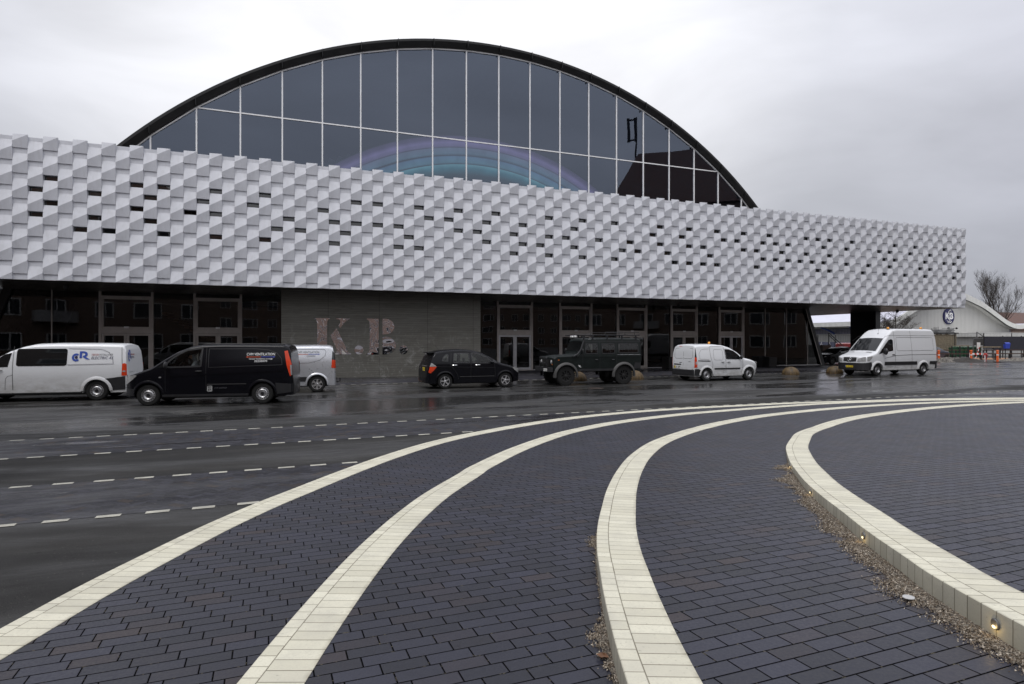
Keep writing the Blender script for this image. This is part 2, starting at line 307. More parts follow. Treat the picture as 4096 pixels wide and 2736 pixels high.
# ---------------------------------------------------------------- mesh helpers
class MB:
    def __init__(s): s.v = []; s.f = []; s.mi = []; s.uv = None
    def poly(s, pts, mi=0):
        n = len(s.v); s.v += [tuple(p) for p in pts]; s.f.append(tuple(range(n, n+len(pts)))); s.mi.append(mi)
    def grid(s, rows, mi=0, close=False):
        n = len(s.v); h = len(rows); w = len(rows[0])
        for r in rows: s.v += [tuple(p) for p in r]
        for i in range(h-1):
            for j in range(w if close else w-1):
                k = (j+1) % w
                s.f.append((n+i*w+j, n+i*w+k, n+(i+1)*w+k, n+(i+1)*w+j)); s.mi.append(mi)
    def box(s, x0, x1, y0, y1, z0, z1, mi=0, T=None):
        P = [(x, y, z) for z in (z0, z1) for (x, y) in ((x0, y0), (x1, y0), (x1, y1), (x0, y1))]
        if T: P = [T(p) for p in P]
        n = len(s.v); s.v += [tuple(p) for p in P]
        for f in ((3, 2, 1, 0), (4, 5, 6, 7), (0, 1, 5, 4), (1, 2, 6, 5), (2, 3, 7, 6), (3, 0, 4, 7)): s.f.append(tuple(n+i for i in f)); s.mi.append(mi)
    def tube(s, pts, r, n=6, mi=0, caps=True):
        pts = [Vector(p) for p in pts]; rr = r if isinstance(r, (list, tuple)) else [r]*len(pts); rows = []
        for i, p in enumerate(pts):
            d = (pts[min(i+1, len(pts)-1)]-pts[max(i-1, 0)]).normalized(); a = d.cross(Vector((0, 0, 1)))
            if a.length < .05: a = d.cross(Vector((0, 1, 0)))
            a.normalize(); b = d.cross(a)
            rows.append([p+(a*cos(2*pi*k/n)+b*sin(2*pi*k/n))*rr[i] for k in range(n)])
        s.grid(rows, mi, True)
        if caps:
            s.poly(rows[0], mi); s.poly(rows[-1][::-1], mi)
    def lathe(s, prof, n=24, T=None, mi=0):
        "profile of (radius, height) turned about z, then T"
        rows = [[(r*cos(2*pi*k/n), r*sin(2*pi*k/n), h) for k in range(n)] for r, h in prof]
        if T: rows = [[T(p) for p in r] for r in rows]
        s.grid(rows, mi, True)
    def build(s, name, mats, parent=None, smooth=False, angle=40, loc=None):
        me = bpy.data.meshes.new(name); me.from_pydata(s.v, [], s.f)
        if isinstance(mats, str): mats = [mats]
        for m in mats: me.materials.append(M[m])
        if len(mats) > 1:
            for p, i in zip(me.polygons, s.mi): p.material_index = i
        if s.uv:
            l = me.uv_layers.new(name='UVMap')
            for p in me.polygons:
                for li in p.loop_indices: l.data[li].uv = s.uv[me.loops[li].vertex_index]
        if smooth:
            for p in me.polygons: p.use_smooth = True
            me.set_sharp_from_angle(angle=radians(angle))
        me.validate(); me.update()
        o = bpy.data.objects.new(name, me); C.objects.link(o)
        if parent: o.parent = parent
        if loc: o.location = loc
        return o
def empty(name, loc=(0, 0, 0), rz=0):
    o = bpy.data.objects.new(name, None); C.objects.link(o); o.location = loc; o.rotation_euler = (0, 0, rz); o.empty_display_size = .3; return o
def tag(o, label=None, cat=None, group=None, kind=None):
    if label: o['label'] = label
    if cat: o['category'] = cat
    if group: o['group'] = group
    if kind: o['kind'] = kind
    return o
def copy_tree(o, parent=None):
    c = o.copy(); C.objects.link(c); c.parent = parent
    for ch in list(o.children): copy_tree(ch, c)
    return c
def catmull(P, n=6):
    P = [Vector(p) for p in P]; out = []
    for i in range(len(P)-1):
        a, b, c, d = P[max(i-1, 0)], P[i], P[i+1], P[min(i+2, len(P)-1)]
        for k in range(n):
            t = k/n; out.append(.5*((2*b)+(c-a)*t+(2*a-5*b+4*c-d)*t*t+(3*b-a-3*c+d)*t**3))
    out.append(P[-1]); return out
def resample(P, step):
    out = [P[0]]; acc = 0
    for a, b in zip(P[:-1], P[1:]):
        L = (b-a).length; t = step-acc
        while t <= L and L > 0:
            out.append(a.lerp(b, t/L)); t += step
        acc = L-(t-step)
    out.append(P[-1]); return out
def lerp(pts, x):
    if x <= pts[0][0]: return pts[0][1]
    for a, b in zip(pts[:-1], pts[1:]):
        if x <= b[0]: return a[1]+(b[1]-a[1])*(x-a[0])/max(1e-9, b[0]-a[0])
    return pts[-1][1]
def text_geo(s, size, bold=0.0, spacing=1.0, shear=0.0):
    cu = bpy.data.curves.new('tmp', 'FONT'); cu.body = s; cu.size = size; cu.offset = bold; cu.space_character = spacing; cu.shear = shear; cu.align_x = 'CENTER'; cu.align_y = 'CENTER'; cu.resolution_u = 2
    ob = bpy.data.objects.new('tmp', cu); C.objects.link(ob); dg = bpy.context.evaluated_depsgraph_get(); me = ob.evaluated_get(dg).to_mesh()
    V = [tuple(v.co) for v in me.vertices]; F = [tuple(p.vertices) for p in me.polygons]
    ob.evaluated_get(dg).to_mesh_clear(); bpy.data.objects.remove(ob); bpy.data.curves.remove(cu); return V, F
def add_text(mb, s, size, fn, mi=0, **k):
    V, F = text_geo(s, size, **k); n = len(mb.v)
    mb.v += [tuple(fn(x, y)) for x, y, z in V]; mb.f += [tuple(n+i for i in f) for f in F]; mb.mi += [mi]*len(F)

# ---------------------------------------------------------------- frames
TH = math.atan(2400/6341); D = Vector((cos(TH), sin(TH))); Nb = Vector((-sin(TH), cos(TH)))   # Nb points into the building
BO = Vector((-9.14, 31.3))
def W(u, n, z): p = BO+D*u+Nb*n; return (p.x, p.y, z)
PD = Vector((cos(PA), sin(PA))); PN = Vector((-sin(PA), cos(PA)))
def Q(u, v, z): p = PD*u+PN*v; return (p.x, p.y, z)

# ---------------------------------------------------------------- ground
m = MB(); m.poly([(-400, -300, 0), (500, -300, 0), (500, 700, 0), (-400, 700, 0)])
tag(m.build('asphalt_road', 'asphalt'), kind='structure')
def band(name, mat, v0, v1, u0, u1, z):
    m = MB(); m.poly([Q(u0, v0, z), Q(u1, v0, z), Q(u1, v1, z), Q(u0, v1, z)]); return tag(m.build(name, mat), kind='structure')
band('paved_road_strip', 'herring_brick', 7.93, 9.99, -40, 12, .003)
band('paved_road_strip', 'herring_wet', 12.40, 14.72, -40, 46, .003)
band('paved_forecourt', 'herring_wet', 28.15, 42.0, -40, 46, .004)
def dashes(v, u0, u1, wd=.098, per=.478, ln=.24):
    m = MB(); u = u0; rd = random.Random(int(v*10))
    while u < u1:
        a = u+rd.uniform(-.008, .008); b = v+rd.uniform(-.004, .004); m.poly([Q(a, b, .006), Q(a+ln, b, .006), Q(a+ln, b+wd, .006), Q(a, b+wd, .006)]); u += per
    tag(m.build('white_road_marking', 'dash_white'), kind='structure')
simple('dash_white', (.36, .35, .30), .6, var=.25, scale=5)
dashes(7.86, -30, 1.0); dashes(9.90, -30, 4.0); dashes(12.36, -32, 9); dashes(14.62, -32, 40); dashes(28.15, -20, 42)

# terraces ------------------------------------------------------
R0, R1 = .172, .0128
def lev(k, y): return k*(max(0., R0-R1*y)+.010) if y > -2 else k*(R0+R1*2+.010)
RING = {
 1: [(-3.3, -12), (-3.27, -4), (-3.25, 0), (-3.24, 2.6), (-3.24, 3.9), (-3.23, 4.5), (-3.18, 5.2), (-3.10, 6.0), (-2.96, 6.85), (-2.81, 7.5), (-2.54, 8.65), (-2.22, 9.8), (-1.76, 11.1), (-1.25, 12.15), (-.71, 13.0), (-.05, 13.9), (1.06, 15.1), (2.34, 16.15), (3.74, 17.03), (5.2, 17.75), (6.8, 18.4), (8.95, 19.22), (11.6, 19.93), (13.9, 20.5), (17.5, 20.9), (26, 21.4), (45, 22.5)],
 2: [(-1.30, -12), (-1.31, -4), (-1.32, 0), (-1.335, 2.5), (-1.34, 3.5), (-1.32, 4.4), (-1.27, 5.2), (-1.17, 6.1), (-1.02, 7.0), (-.74, 8.15), (-.60, 8.75), (-.02, 10.5), (.88, 12.5), (1.78, 13.85), (2.95, 15.0), (4.38, 16.1), (5.26, 16.65), (7.21, 17.72), (9.5, 18.85), (11.63, 19.55), (13.86, 20.1), (17.44, 20.45), (26, 20.95), (45, 22.0)],
 3: [(.38, -12), (.42, -4), (.46, 0), (.50, 2.2), (.52, 3.0), (.56, 3.65), (.60, 4.1), (.65, 4.6), (.74, 5.2), (.87, 5.85), (1.09, 6.85), (1.43, 8.1), (1.86, 9.4), (2.52, 10.95), (3.42, 12.5), (4.31, 13.75), (5.4, 14.85), (6.6, 15.85), (8.72, 17.2), (10.94, 18.3), (13.17, 19.1), (15.27, 19.6), (17.1, 19.85), (26, 20.45), (45, 21.5)],
 4: [(2.40, -12), (2.40, -4), (2.42, 0), (2.44, 2), (2.47, 2.95), (2.53, 3.6), (2.61, 4.0), (2.69, 4.4), (2.78, 4.8), (2.91, 5.3), (3.07, 5.95), (3.28, 6.7), (3.55, 7.5), (3.84, 8.3), (4.34, 9.5), (4.62, 10.1), (5.1, 11.0), (5.72, 12.1), (6.52, 13.2), (7.4, 14.2), (8.48, 15.2), (9.78, 16.15), (11.65, 17.3), (13.58, 18.25), (15.3, 18.9), (16.8, 19.3), (19, 19.6), (26, 20.0), (45, 21.0)]}
RW = .33; curve = {}
for k, P in RING.items():
    o = resample([Vector(p) for p in catmull(P, 8)], .11); nn = []
    for i in range(len(o)):
        d = (o[min(i+2, len(o)-1)]-o[max(i-2, 0)]).normalized(); nn.append(Vector((d.y, -d.x)))
    curve[k] = (o, nn)
    # terrace surface inside the ring, as strips running to the right-hand side
    inner = [a+b*.30 for a, b in zip(o, nn)]
    m = MB(); xs = [0, .12, .3, .6, 1]
    rows = []
    for i in range(0, len(inner), 3):
        p = inner[i]; q = Vector((60, min(p.y*1.0, 24)-max(0, (p.y-15))*.3))
        if p.x > 44.9: q = p+Vector((15, 0))
        rows.append([(*(p.lerp(q, t)), lev(k, p.lerp(q, t).y)) for t in xs])
    m.grid(rows); tag(m.build('brick_terrace', 'paver'), kind='structure')
    # white brick edging: riser, top
    m = MB(); rows = []; uv = []; s = 0
    for i, (a, b) in enumerate(zip(o, nn)):
        if i: s += (a-o[i-1]).length
        z = lev(k, a.y)+.004; zb = lev(k-1, a.y)-.02; c = a+b*RW; zc = lev(k, c.y)+.004; mid = a+b*.095
        rows.append([(a.x, a.y, zb), (a.x, a.y, z-.004), (a.x+b.x*.004, a.y+b.y*.004, z), (mid.x, mid.y, z), (c.x, c.y, zc), (c.x, c.y, zc-.05)])
        uv += [(s, -.16), (s, 0.0), (s, .004), (s, .095), (s, RW), (s, RW+.05)]
    m.grid(rows); m.uv = uv; o_ = m.build('white_brick_step', 'white_brick')
    tag(o_, ['', 'outermost white brick step edge, curving beside the dark road', 'second white brick step edge from the road, sweeping up from bottom left of centre', 'third white brick step edge from the road, bending through the centre right', 'innermost white brick step edge with small lamps set in its riser'][k], 'step edge', 'curved white brick step edges across the paving')

# gravel along the risers
def gravel(k, y0, y1, wmax, seed, label, n, patches=None):
    o, nn = curve[k]; rd = random.Random(seed); m = MB(); sel = [i for i in range(len(o)) if y0 < o[i].y < y1 and i < len(o)*.6]
    def wd(y):
        f = min(1, (y-y0)/.5+.3, (y1-y)/.8)
        if patches: f *= max([.02]+[max(0, 1-abs(y-c)/w)**.5 for c, w in patches])
        return wmax*max(0.02, f)*max(.1, .62+.6*noise.noise(Vector((y*2.3, k, seed)))+.45*noise.noise(Vector((y*8, k, seed))))
    rows = []
    for i in sel:
        a, b = o[i], nn[i]; w_ = max(.012, wd(a.y)); z = lev(k-1, a.y)
        rows.append([(a.x+b.x*.01, a.y+b.y*.01, z+.014), (*(a-b*w_*.5), z+.013), (*(a-b*w_*.9), z+.003)])
    if len(rows) > 1: m.grid(rows, 1)
    cw_ = [max(.004, wd(o[i].y)) for i in sel]; pick = rd.choices(sel, cw_, k=n)
    for i in pick:
        pass
        a, b = o[i], nn[i]; w_ = wd(a.y); t = rd.random()**.8*1.15; p = a-b*w_*t+Vector((rd.gauss(0, 1), rd.gauss(0, 1)))*min(.05, .01+w_*.2)
        if (p-a).dot(b) > -.004: p = a-b*.01
        r = rd.uniform(.003, .0082); z = lev(k-1, p.y)+.013*(1-min(t, 1)**2)+r*.35; q = [Vector((rd.gauss(0, 1), rd.gauss(0, 1), rd.gauss(0, 1))).normalized()*r for _ in range(3)]
        c = Vector((p.x, p.y, z)); P = [c+q[0], c+q[1], c+q[2], c-(q[0]+q[1]+q[2])*.45]; s = len(m.v); m.v += [tuple(x) for x in P]
        for f in ((0, 1, 2), (0, 1, 3), (1, 2, 3), (0, 2, 3)): m.f.append(tuple(s+j for j in f)); m.mi.append(0)
    tag(m.build('gravel', ['pebbles', 'grit_bed']), label, 'gravel', kind='stuff')
gravel(4, 2.3, 8.9, .24, 3, 'loose brown grit gathered under the innermost white step', 22000, [(3.2, 1.5), (4.4, .9), (5.2, .7), (5.9, .5), (6.7, .35), (7.3, .4), (8.2, .35)])
gravel(3, 2.2, 5.9, .10, 5, 'small patches of grit at the foot of the third white step', 2600, [(2.75, .22), (3.4, .28), (3.05, .1), (5.2, .25)])

# riser lamps
def at_curve(k, y):
    o, nn = curve[k]; return min(((abs(a.y-y), i) for i, a in enumerate(o[:int(len(o)*.7)])))[1]
for j, (y, lb) in enumerate(((3.05, 'small round steel lamp lit in the step riser, nearest the bottom right corner'), (4.65, 'small round lamp lit in the riser about midway along the gravel'), (6.35, 'small round lamp lit in the riser, third from the corner'), (8.05, 'farthest small round lamp in the riser, near the bend'))):
    i = at_curve(4, y); o, nn = curve[4]; a, b = o[i], nn[i]; z = (lev(4, a.y)+lev(3, a.y))/2+.008
    e_ = empty('riser_lamp', (a.x, a.y, z), atan2(b.y, b.x)-pi/2); tag(e_, lb, 'lamp', 'lamps set in the step riser')
    fl = MB(); fl.lathe([(.0, .0), (.024, .0), (.028, .004), (.028, .012), (.0, .012)], 18, lambda p: (p[0], p[2]-.012, p[1])); fl.build('lamp_flange', 'galvanised', e_, True)
    gl = MB(); gl.lathe([(0, 0), (.012, 0), (.0121, .002)], 14, lambda p: (p[0], p[2]-.0145, p[1]*.6-.014)); gl.build('lamp_lens', 'lamp_warm', e_)
    ld = bpy.data.lights.new('lamp_light', 'POINT'); ld.energy = .06; ld.color = (1, .70, .30); ld.shadow_soft_size = .01; lo = bpy.data.objects.new('lamp_light', ld); C.objects.link(lo); lo.parent = e_; lo.location = (0, -.035, -.02)

# small things on the paving
m = MB(); rows = []
for i in range(7):
    t = i/6; rows.append([(.055*(t-.5)*1.0, .034*sin(pi*min(1, t*1.02))*(j/3-1)*1.0+.004*noise.noise(Vector((i, j, 0))), .012+.010*abs(j/3-1)+.004*sin(t*9)) for j in range(7)])
m.grid(rows); o_ = m.build('fallen_leaf', 'leaf_brown', smooth=True); o_.location = (.475, 3.15, lev(2, 3.15)); o_.rotation_euler = (0, 0, 1.1); tag(o_, 'curled brown leaf lying by the third white step near the bottom edge', 'leaf')
m = MB(); m.lathe([(0, .004), (.018, .006), (.033, .004), (.035, 0)], 16, lambda p: (p[0]*1.25, p[1]*.8, p[2])); o_ = m.build('litter_disc', 'litter_grey', smooth=True); o_.location = (2.36, 3.57, lev(3, 3.57)+.022); o_.rotation_euler = (.1, .1, .4); tag(o_, 'small pale flattened scrap lying on the gravel by the step', 'litter')
m = MB(); m.lathe([(0, .006), (.30, .006), (.33, .004)], 28); simple('manhole_iron', (.045, .030, .024), .6, .3, var=.4, scale=12); g_ = MB()
o_ = m.build('manhole_cover', 'manhole_iron'); o_.location = (3.55, 25.3, 0); tag(o_, 'round rusty drain cover in the wet road before the jeep', 'manhole cover')

# ---------------------------------------------------------------- ARENA
ARENA = empty('sports_arena', W(0, 0, 0)); ARENA['label'] = 'large sports hall with white shingled upper box, arched glass gable and dark glazed ground floor'; ARENA['category'] = 'building'
def part(mb, name, mats, parent=ARENA, **k):
    o = mb.build(name, mats, None, **k); 
    o.matrix_parent_inverse = Matrix.Identity(4); return fix(o, parent)
def fix(o, parent, frame=None):
    "mesh built in world coordinates -> local frame of the facade (x along, y inward)"
    R = Matrix.Translation(Vector(W(0, 0, 0))) @ Matrix.Rotation(TH, 4, 'Z')
    o.data.transform(R.inverted()); o.matrix_world = R
    if parent is ARENA:
        o.parent = parent; o.matrix_parent_inverse = Matrix.Identity(4); o.location = (0, 0, 0); o.rotation_euler = (0, 0, TH)
    elif parent: o.parent = parent; o.location = (0, 0, 0); o.rotation_euler = (0, 0, 0)
    return o
PT = .5562; U0 = -13.749; ZT, ZB = 11.06, 4.74; NCOL = 113; C0 = -22
WIN = [(1,1),(1,2),(2,1),(2,2),(4,3),(5,1),(5,2),(6,3),(8,1),(8,2),(9,1),(9,2),(10,1),(10,3),(12,2),(13,1),(14,1),(14,2),(14,3),(17,1),(18,1),(18,3),(19,2),(20,2),(21,2),(23,1),(24,2),(24,3),(25,2),(26,1),(26,2),(28,1),(28,2),(30,2),(30,3),(31,2),(32,1),(32,3),(33,1),(35,1),(36,1),(36,2),(38,2),(39,1),(39,2),(40,1),(42,2),(42,3),(43,1),(43,2),(45,2),(46,1),(46,2),(46,3),(48,2),(49,1),(49,2),(50,1),(50,3),(52,2),(54,1),(54,3),(55,2),(56,2),(57,2),(59,1),(60,1),(60,2),(61,2),(62,3),(63,1),(64,1),(64,2),(64,3),(66,2),(66,3),(67,2),(68,1),(68,3),(69,1),(71,1),(72,1),(72,2),(74,2),(74,3),(75,1),(75,2),(76,1),(77,1),(77,2),(78,2),(78,3),(79,1),(79,2),(81,2),(82,1),(82,2),(83,2),(84,1),(84,3),(85,1),(85,2),(86,1),(86,2),(86,3),(89,1),(89,2),(90,1),(92,3),(93,2),(95,1),(96,2),(96,3),(97,1),(97,2),(98,1),(98,2),(100,3),(102,1),(101,1),(104,2),(103,2),(104,3),(105,1),(105,2),(108,1),(108,2),(110,2),(111,1),(110,3),(111,2)]
WS = set(WIN)
m = MB(); G_ = .004; rd = random.Random(4)
def shingle(m, u0, u1, zt, zb, cut_top=None, cut_bot=None):
    "folded panel: TL,TR on the wall; crease from low left to high right stands proud; bottom edge proud"
    H = .875; zb_ = zb; zt_ = zb+H
    j = [rd.uniform(-.004, .004) for _ in range(4)]
    P = {'tl': (u0, .014, zt_), 'tr': (u1, .014, zt_), 'lc': (u0, -.088+j[0], zb_+.30*H), 'rc': (u1, -.074+j[1], zb_+.67*H), 'bl': (u0, -.034+j[2], zb_), 'br': (u1, -.014+j[3], zb_)}
    up = [P['tl'], P['tr'], P['rc'], P['lc']]; lo = [P['lc'], P['rc'], P['br'], P['bl']]
    def clip(poly, z, keep_below):
        out = []
        for a, b in zip(poly, poly[1:]+poly[:1]):
            ina = (a[2] <= z) == keep_below or abs(a[2]-z) < 1e-6; inb = (b[2] <= z) == keep_below or abs(b[2]-z) < 1e-6
            if ina: out.append(a)
            if ina != inb:
                t = (z-a[2])/(b[2]-a[2]); out.append(tuple(a[i]+(b[i]-a[i])*t for i in range(3)))
        return out
    if cut_top is None and cut_bot is None:
        for a, b, c, d in (up, lo):
            a, b, c, d = map(Vector, (a, b, c, d)); m.grid([[W(*(a.lerp(d, t).lerp(b.lerp(c, t), s))) for s in (0, .33, .67, 1)] for t in (0, .33, .67, 1)])
        faces = []
    else: faces = [up, lo]
    faces += [ [P['tl'], P['lc'], P['bl'], (u0, .035, zb_)], [P['tr'], (u1, .035, zb_), P['br'], P['rc']], [P['bl'], P['br'], (u1, .035, zb_), (u0, .035, zb_)]]
    for f in faces:
        if cut_top is not None: f = clip(f, cut_top, True)
        if cut_bot is not None and len(f) > 2: f = clip(f, cut_bot, False)
        if len(f) > 2: m.poly([W(*p) for p in f])
for c in range(C0, NCOL):
    u0 = U0+c*PT+G_; u1 = U0+(c+1)*PT-G_; even = c % 2 == 0; base = 10.54 if even else 10.0
    ztop = ZT+.075 if even else ZT-.01
    prev = ztop
    for k in range(-1, 6):
        zb_ = base-1.112*k
        if zb_ > ztop: continue
        if zb_+.875 < ZB: break
        shingle(m, u0, u1, zb_+.875, zb_, cut_top=ztop if zb_+.875 > ztop else None, cut_bot=ZB-.02 if zb_ < ZB else None)
    # backing strip with openings
    zc = ztop
    ops = sorted([base-1.112*k for (cc, k) in WS if cc == c], reverse=True)
    for zb_ in ops:
        m.poly([W(u0-G_, .02, zc), W(u1+G_, .02, zc), W(u1+G_, .02, zb_+.0), W(u0-G_, .02, zb_+.0)]); zc = zb_-.245
        z0, z1 = zb_-.245, zb_
        m.poly([W(u0, .02, z0), W(u0, .02, z1), W(u0, .20, z1), W(u0, .20, z0)]); m.poly([W(u1, .02, z0), W(u1, .20, z0), W(u1, .20, z1), W(u1, .02, z1)]); m.poly([W(u0, .02, z0), W(u1, .02, z0), W(u1, .20, z0), W(u0, .20, z0)]); m.poly([W(u0, .02, z1), W(u1, .02, z1), W(u1, .20, z1), W(u0, .20, z1)])
    m.poly([W(u0-G_, .02, zc), W(u1+G_, .02, zc), W(u1+G_, .02, ZB-.02), W(u0-G_, .02, ZB-.02)])
UE = U0+NCOL*PT; UL = U0+C0*PT
# right end wall + top coping
m.poly([W(UE, .02, ZT), W(UE, 22, ZT), W(UE, 22, ZB), W(UE, .02, ZB)])
part(m, 'shingle_cladding', 'cladding', smooth=True, angle=180)
m = MB(); m.box(UL, UE, .03, .34, ZT-.06, ZT-.02, T=lambda p: W(*p)); part(m, 'roof_coping', 'frame_metal')
m = MB(); m.poly([W(UL, .1, ZT-.07), W(UE-.02, .1, ZT-.07), W(UE-.02, 22, ZT-.07), W(UL, 22, ZT-.07)]); part(m, 'box_roof', 'dark_interior')
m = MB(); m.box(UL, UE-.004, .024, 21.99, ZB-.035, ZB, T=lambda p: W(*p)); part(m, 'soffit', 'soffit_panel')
# rooms behind the little windows
m = MB(); m.poly([W(UL, 2.2, ZB+.02), W(UE-.1, 2.2, ZB+.02), W(UE-.1, 2.2, ZT-.1), W(UL, 2.2, ZT-.1)]); part(m, 'room_wall', 'wood_interior')
# little windows: 100 largest as parts
proto = None; rest = MB()
for idx, (c, k) in enumerate(sorted(WIN)):
    zb_ = (10.54 if c % 2 == 0 else 10.0)-1.112*k; u0 = U0+c*PT+G_; u1 = u0+PT-2*G_; z0 = zb_-.245
    def wgeo(fr, u0, u1, z0, z1):
        for a in ((u0, u0+.022, z0, z1), (u1-.022, u1, z0, z1), (u0+.022, u1-.022, z0, z0+.02), (u0+.022, u1-.022, z1-.03, z1)): fr.box(a[0], a[1], .165, .20, a[2], a[3], T=lambda p: W(*p))
    if idx < 100:
        if proto is None:
            fr = MB(); wgeo(fr, 0, PT-2*G_, 0, .245); f0 = part(fr, 'window_frame', 'black_metal'); f0.name = 'window'
            gl = MB(); gl.poly([W(.02, .186, .02), W(PT-.03, .186, .02), W(PT-.03, .186, .22), W(.02, .186, .22)]); g0 = fix(gl.build('window_pane', 'pane_glass'), None); g0.parent = f0; g0.matrix_parent_inverse = Matrix.Identity(4); g0.location = (0, 0, 0); g0.rotation_euler = (0, 0, 0)
            proto = f0; o_ = f0
        else: o_ = copy_tree(proto, ARENA)
        off = D*u0; o_.location = (off.x, off.y, z0)
    else:
        wgeo(rest, u0, u1, z0, zb_); rest.poly([W(u0+.02, .186, z0+.02), W(u1-.02, .186, z0+.02), W(u1-.02, .186, zb_-.03), W(u0+.02, .186, zb_-.03)], 1)
o_ = part(rest, 'far_windows', ['black_metal', 'pane_glass']); o_['kind'] = 'stuff'

# arched hall -----------------------------------------------------
AC, AZ, AR, AN = 9.65, -7.97, 27.40, 2.0
def arch(u, r=AR): return AZ+sqrt(max(0, r*r-(u-AC)**2))
MUL = [-8.82+2.0527*i for i in range(19)]
m = MB(); us = [-11.2]+MUL+[30.3]
for a, b in zip(us[:-1], us[1:]):
    for z0, z1 in ((ZT-.3, 13.96), (13.96, 99)):
        za, zb_ = min(arch(a), z1), min(arch(b), z1)
        if za <= z0 and zb_ <= z0: continue
        if za < z0: aa = AC-sqrt(AR**2-(z0-AZ)**2); m.poly([W(aa, AN, z0), W(b, AN, z0), W(b, AN, zb_)])
        elif zb_ < z0: bb = AC+sqrt(AR**2-(z0-AZ)**2); m.poly([W(a, AN, z0), W(bb, AN, z0), W(a, AN, za)])
        else: m.poly([W(a, AN, z0), W(b, AN, z0), W(b, AN, zb_), W(a, AN, za)])
part(m, 'gable_glazing', 'hall_glass')
for u in MUL:
    m = MB(); m.box(u-.035, u+.035, AN-.06, AN+.05, ZT-.3, arch(u), T=lambda p: W(*p)); part(m, 'mullion', 'white_metal')
m = MB(); m.box(MUL[1], MUL[-2], AN-.05, AN-.01, 13.93, 13.995, T=lambda p: W(*p)); part(m, 'transom_rail', 'white_metal')
m = MB(); us2 = [-10.35]+MUL+[29.65]
for a, b in zip(us2[:-1], us2[1:]):
    za, zb_ = arch(a), arch(b); m.grid([[W(a, n, za+z), W(b, n, zb_+z)] for n, z in ((AN-.07, -.05), (AN-.07, .03), (AN+.03, .03), (AN+.03, -.05), (AN-.07, -.05))])
part(m, 'arch_frame', 'white_metal')
m = MB(); A0 = math.asin((29.9-AC)/AR); rows = []
for i in range(73):
    a = -A0*1.03+2.06*A0*i/72
    rows.append([W(AC+r*sin(a), n, AZ+r*cos(a)) for r, n in ((AR+.02, AN+.05), (AR+.02, AN-.16), (AR+.30, AN-.34), (AR+.43, AN-.34), (AR+.45, AN+.5), (AR+.45, 58))])
m.grid(rows); part(m, 'arched_roof', 'rim_black')
m = MB(); 
for u in MUL:
    a = math.asin((u-AC)/AR); m.box(u-.012, u+.012, AN-.43, AN-.14, arch(u)+.05, arch(u)+.44, T=lambda p: W(*p))
part(m, 'roof_fins', 'black_metal')
simple('vault_lining', (.16, .16, .17), .8, var=.1)
# hall interior: inner vault, back wall, floor, folded ceiling and lit arches
m = MB(); rows = []
for i in range(73):
    a = -A0*1.03+2.06*A0*i/72; rows.append([W(AC+(AR-.05)*sin(a), n, AZ+(AR-.05)*cos(a)) for n in (AN+.1, 40)])
m.grid(rows); part(m, 'inner_vault', 'vault_lining')
simple('folded_grey', (.55, .56, .58), .8, var=.1)
t = NT('mirror_warp'); t.set((.93, .90, .92), .015, 1); t.bump(t.noise(t.mapv(t.obj(), (1.1, 1, .8)), 1.0, 1.2, .5, .8), .30, .12); M['mirror_warp'] = t.m
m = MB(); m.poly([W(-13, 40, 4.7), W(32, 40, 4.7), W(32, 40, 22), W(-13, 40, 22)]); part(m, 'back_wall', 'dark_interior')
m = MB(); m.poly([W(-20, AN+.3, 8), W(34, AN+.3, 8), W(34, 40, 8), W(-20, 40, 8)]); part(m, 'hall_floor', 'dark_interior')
m = MB(); rows = []
for i in range(121):
    a = -A0*.98+1.96*A0*i/120; r = AR-2.6-(.38 if i % 2 else 0); rows.append([W(AC+r*sin(a), n, AZ+r*cos(a)-.0) for n in (12.0, 38)])
m.grid(rows); part(m, 'folded_ceiling', 'folded_grey')
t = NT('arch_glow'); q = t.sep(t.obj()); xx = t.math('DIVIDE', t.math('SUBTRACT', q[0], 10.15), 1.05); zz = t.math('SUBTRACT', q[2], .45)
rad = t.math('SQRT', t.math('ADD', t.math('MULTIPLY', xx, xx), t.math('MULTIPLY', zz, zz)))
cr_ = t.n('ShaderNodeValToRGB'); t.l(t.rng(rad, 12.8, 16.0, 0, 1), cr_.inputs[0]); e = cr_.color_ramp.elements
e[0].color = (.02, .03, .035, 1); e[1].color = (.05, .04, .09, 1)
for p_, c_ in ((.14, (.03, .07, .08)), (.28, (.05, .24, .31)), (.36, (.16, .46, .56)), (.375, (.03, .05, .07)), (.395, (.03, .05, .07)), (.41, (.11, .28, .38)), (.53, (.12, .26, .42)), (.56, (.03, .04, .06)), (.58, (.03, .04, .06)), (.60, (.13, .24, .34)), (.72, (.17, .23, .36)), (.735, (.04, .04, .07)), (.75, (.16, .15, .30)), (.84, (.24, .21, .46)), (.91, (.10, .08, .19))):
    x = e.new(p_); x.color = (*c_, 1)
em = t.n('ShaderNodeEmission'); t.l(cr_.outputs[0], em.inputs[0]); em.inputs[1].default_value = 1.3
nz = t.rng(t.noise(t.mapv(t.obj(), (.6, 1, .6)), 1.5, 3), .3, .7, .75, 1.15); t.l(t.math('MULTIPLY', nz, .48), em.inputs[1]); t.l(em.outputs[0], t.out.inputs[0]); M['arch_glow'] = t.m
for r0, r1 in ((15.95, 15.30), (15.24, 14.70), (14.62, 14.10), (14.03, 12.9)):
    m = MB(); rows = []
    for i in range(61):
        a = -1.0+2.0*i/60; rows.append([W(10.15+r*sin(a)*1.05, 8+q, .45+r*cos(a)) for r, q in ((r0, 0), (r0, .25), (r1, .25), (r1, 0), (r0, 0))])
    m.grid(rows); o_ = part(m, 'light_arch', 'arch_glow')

# ground floor ------------------------------------------------------
GN = 5.79; CN = 1.25; ZS = ZB-.036
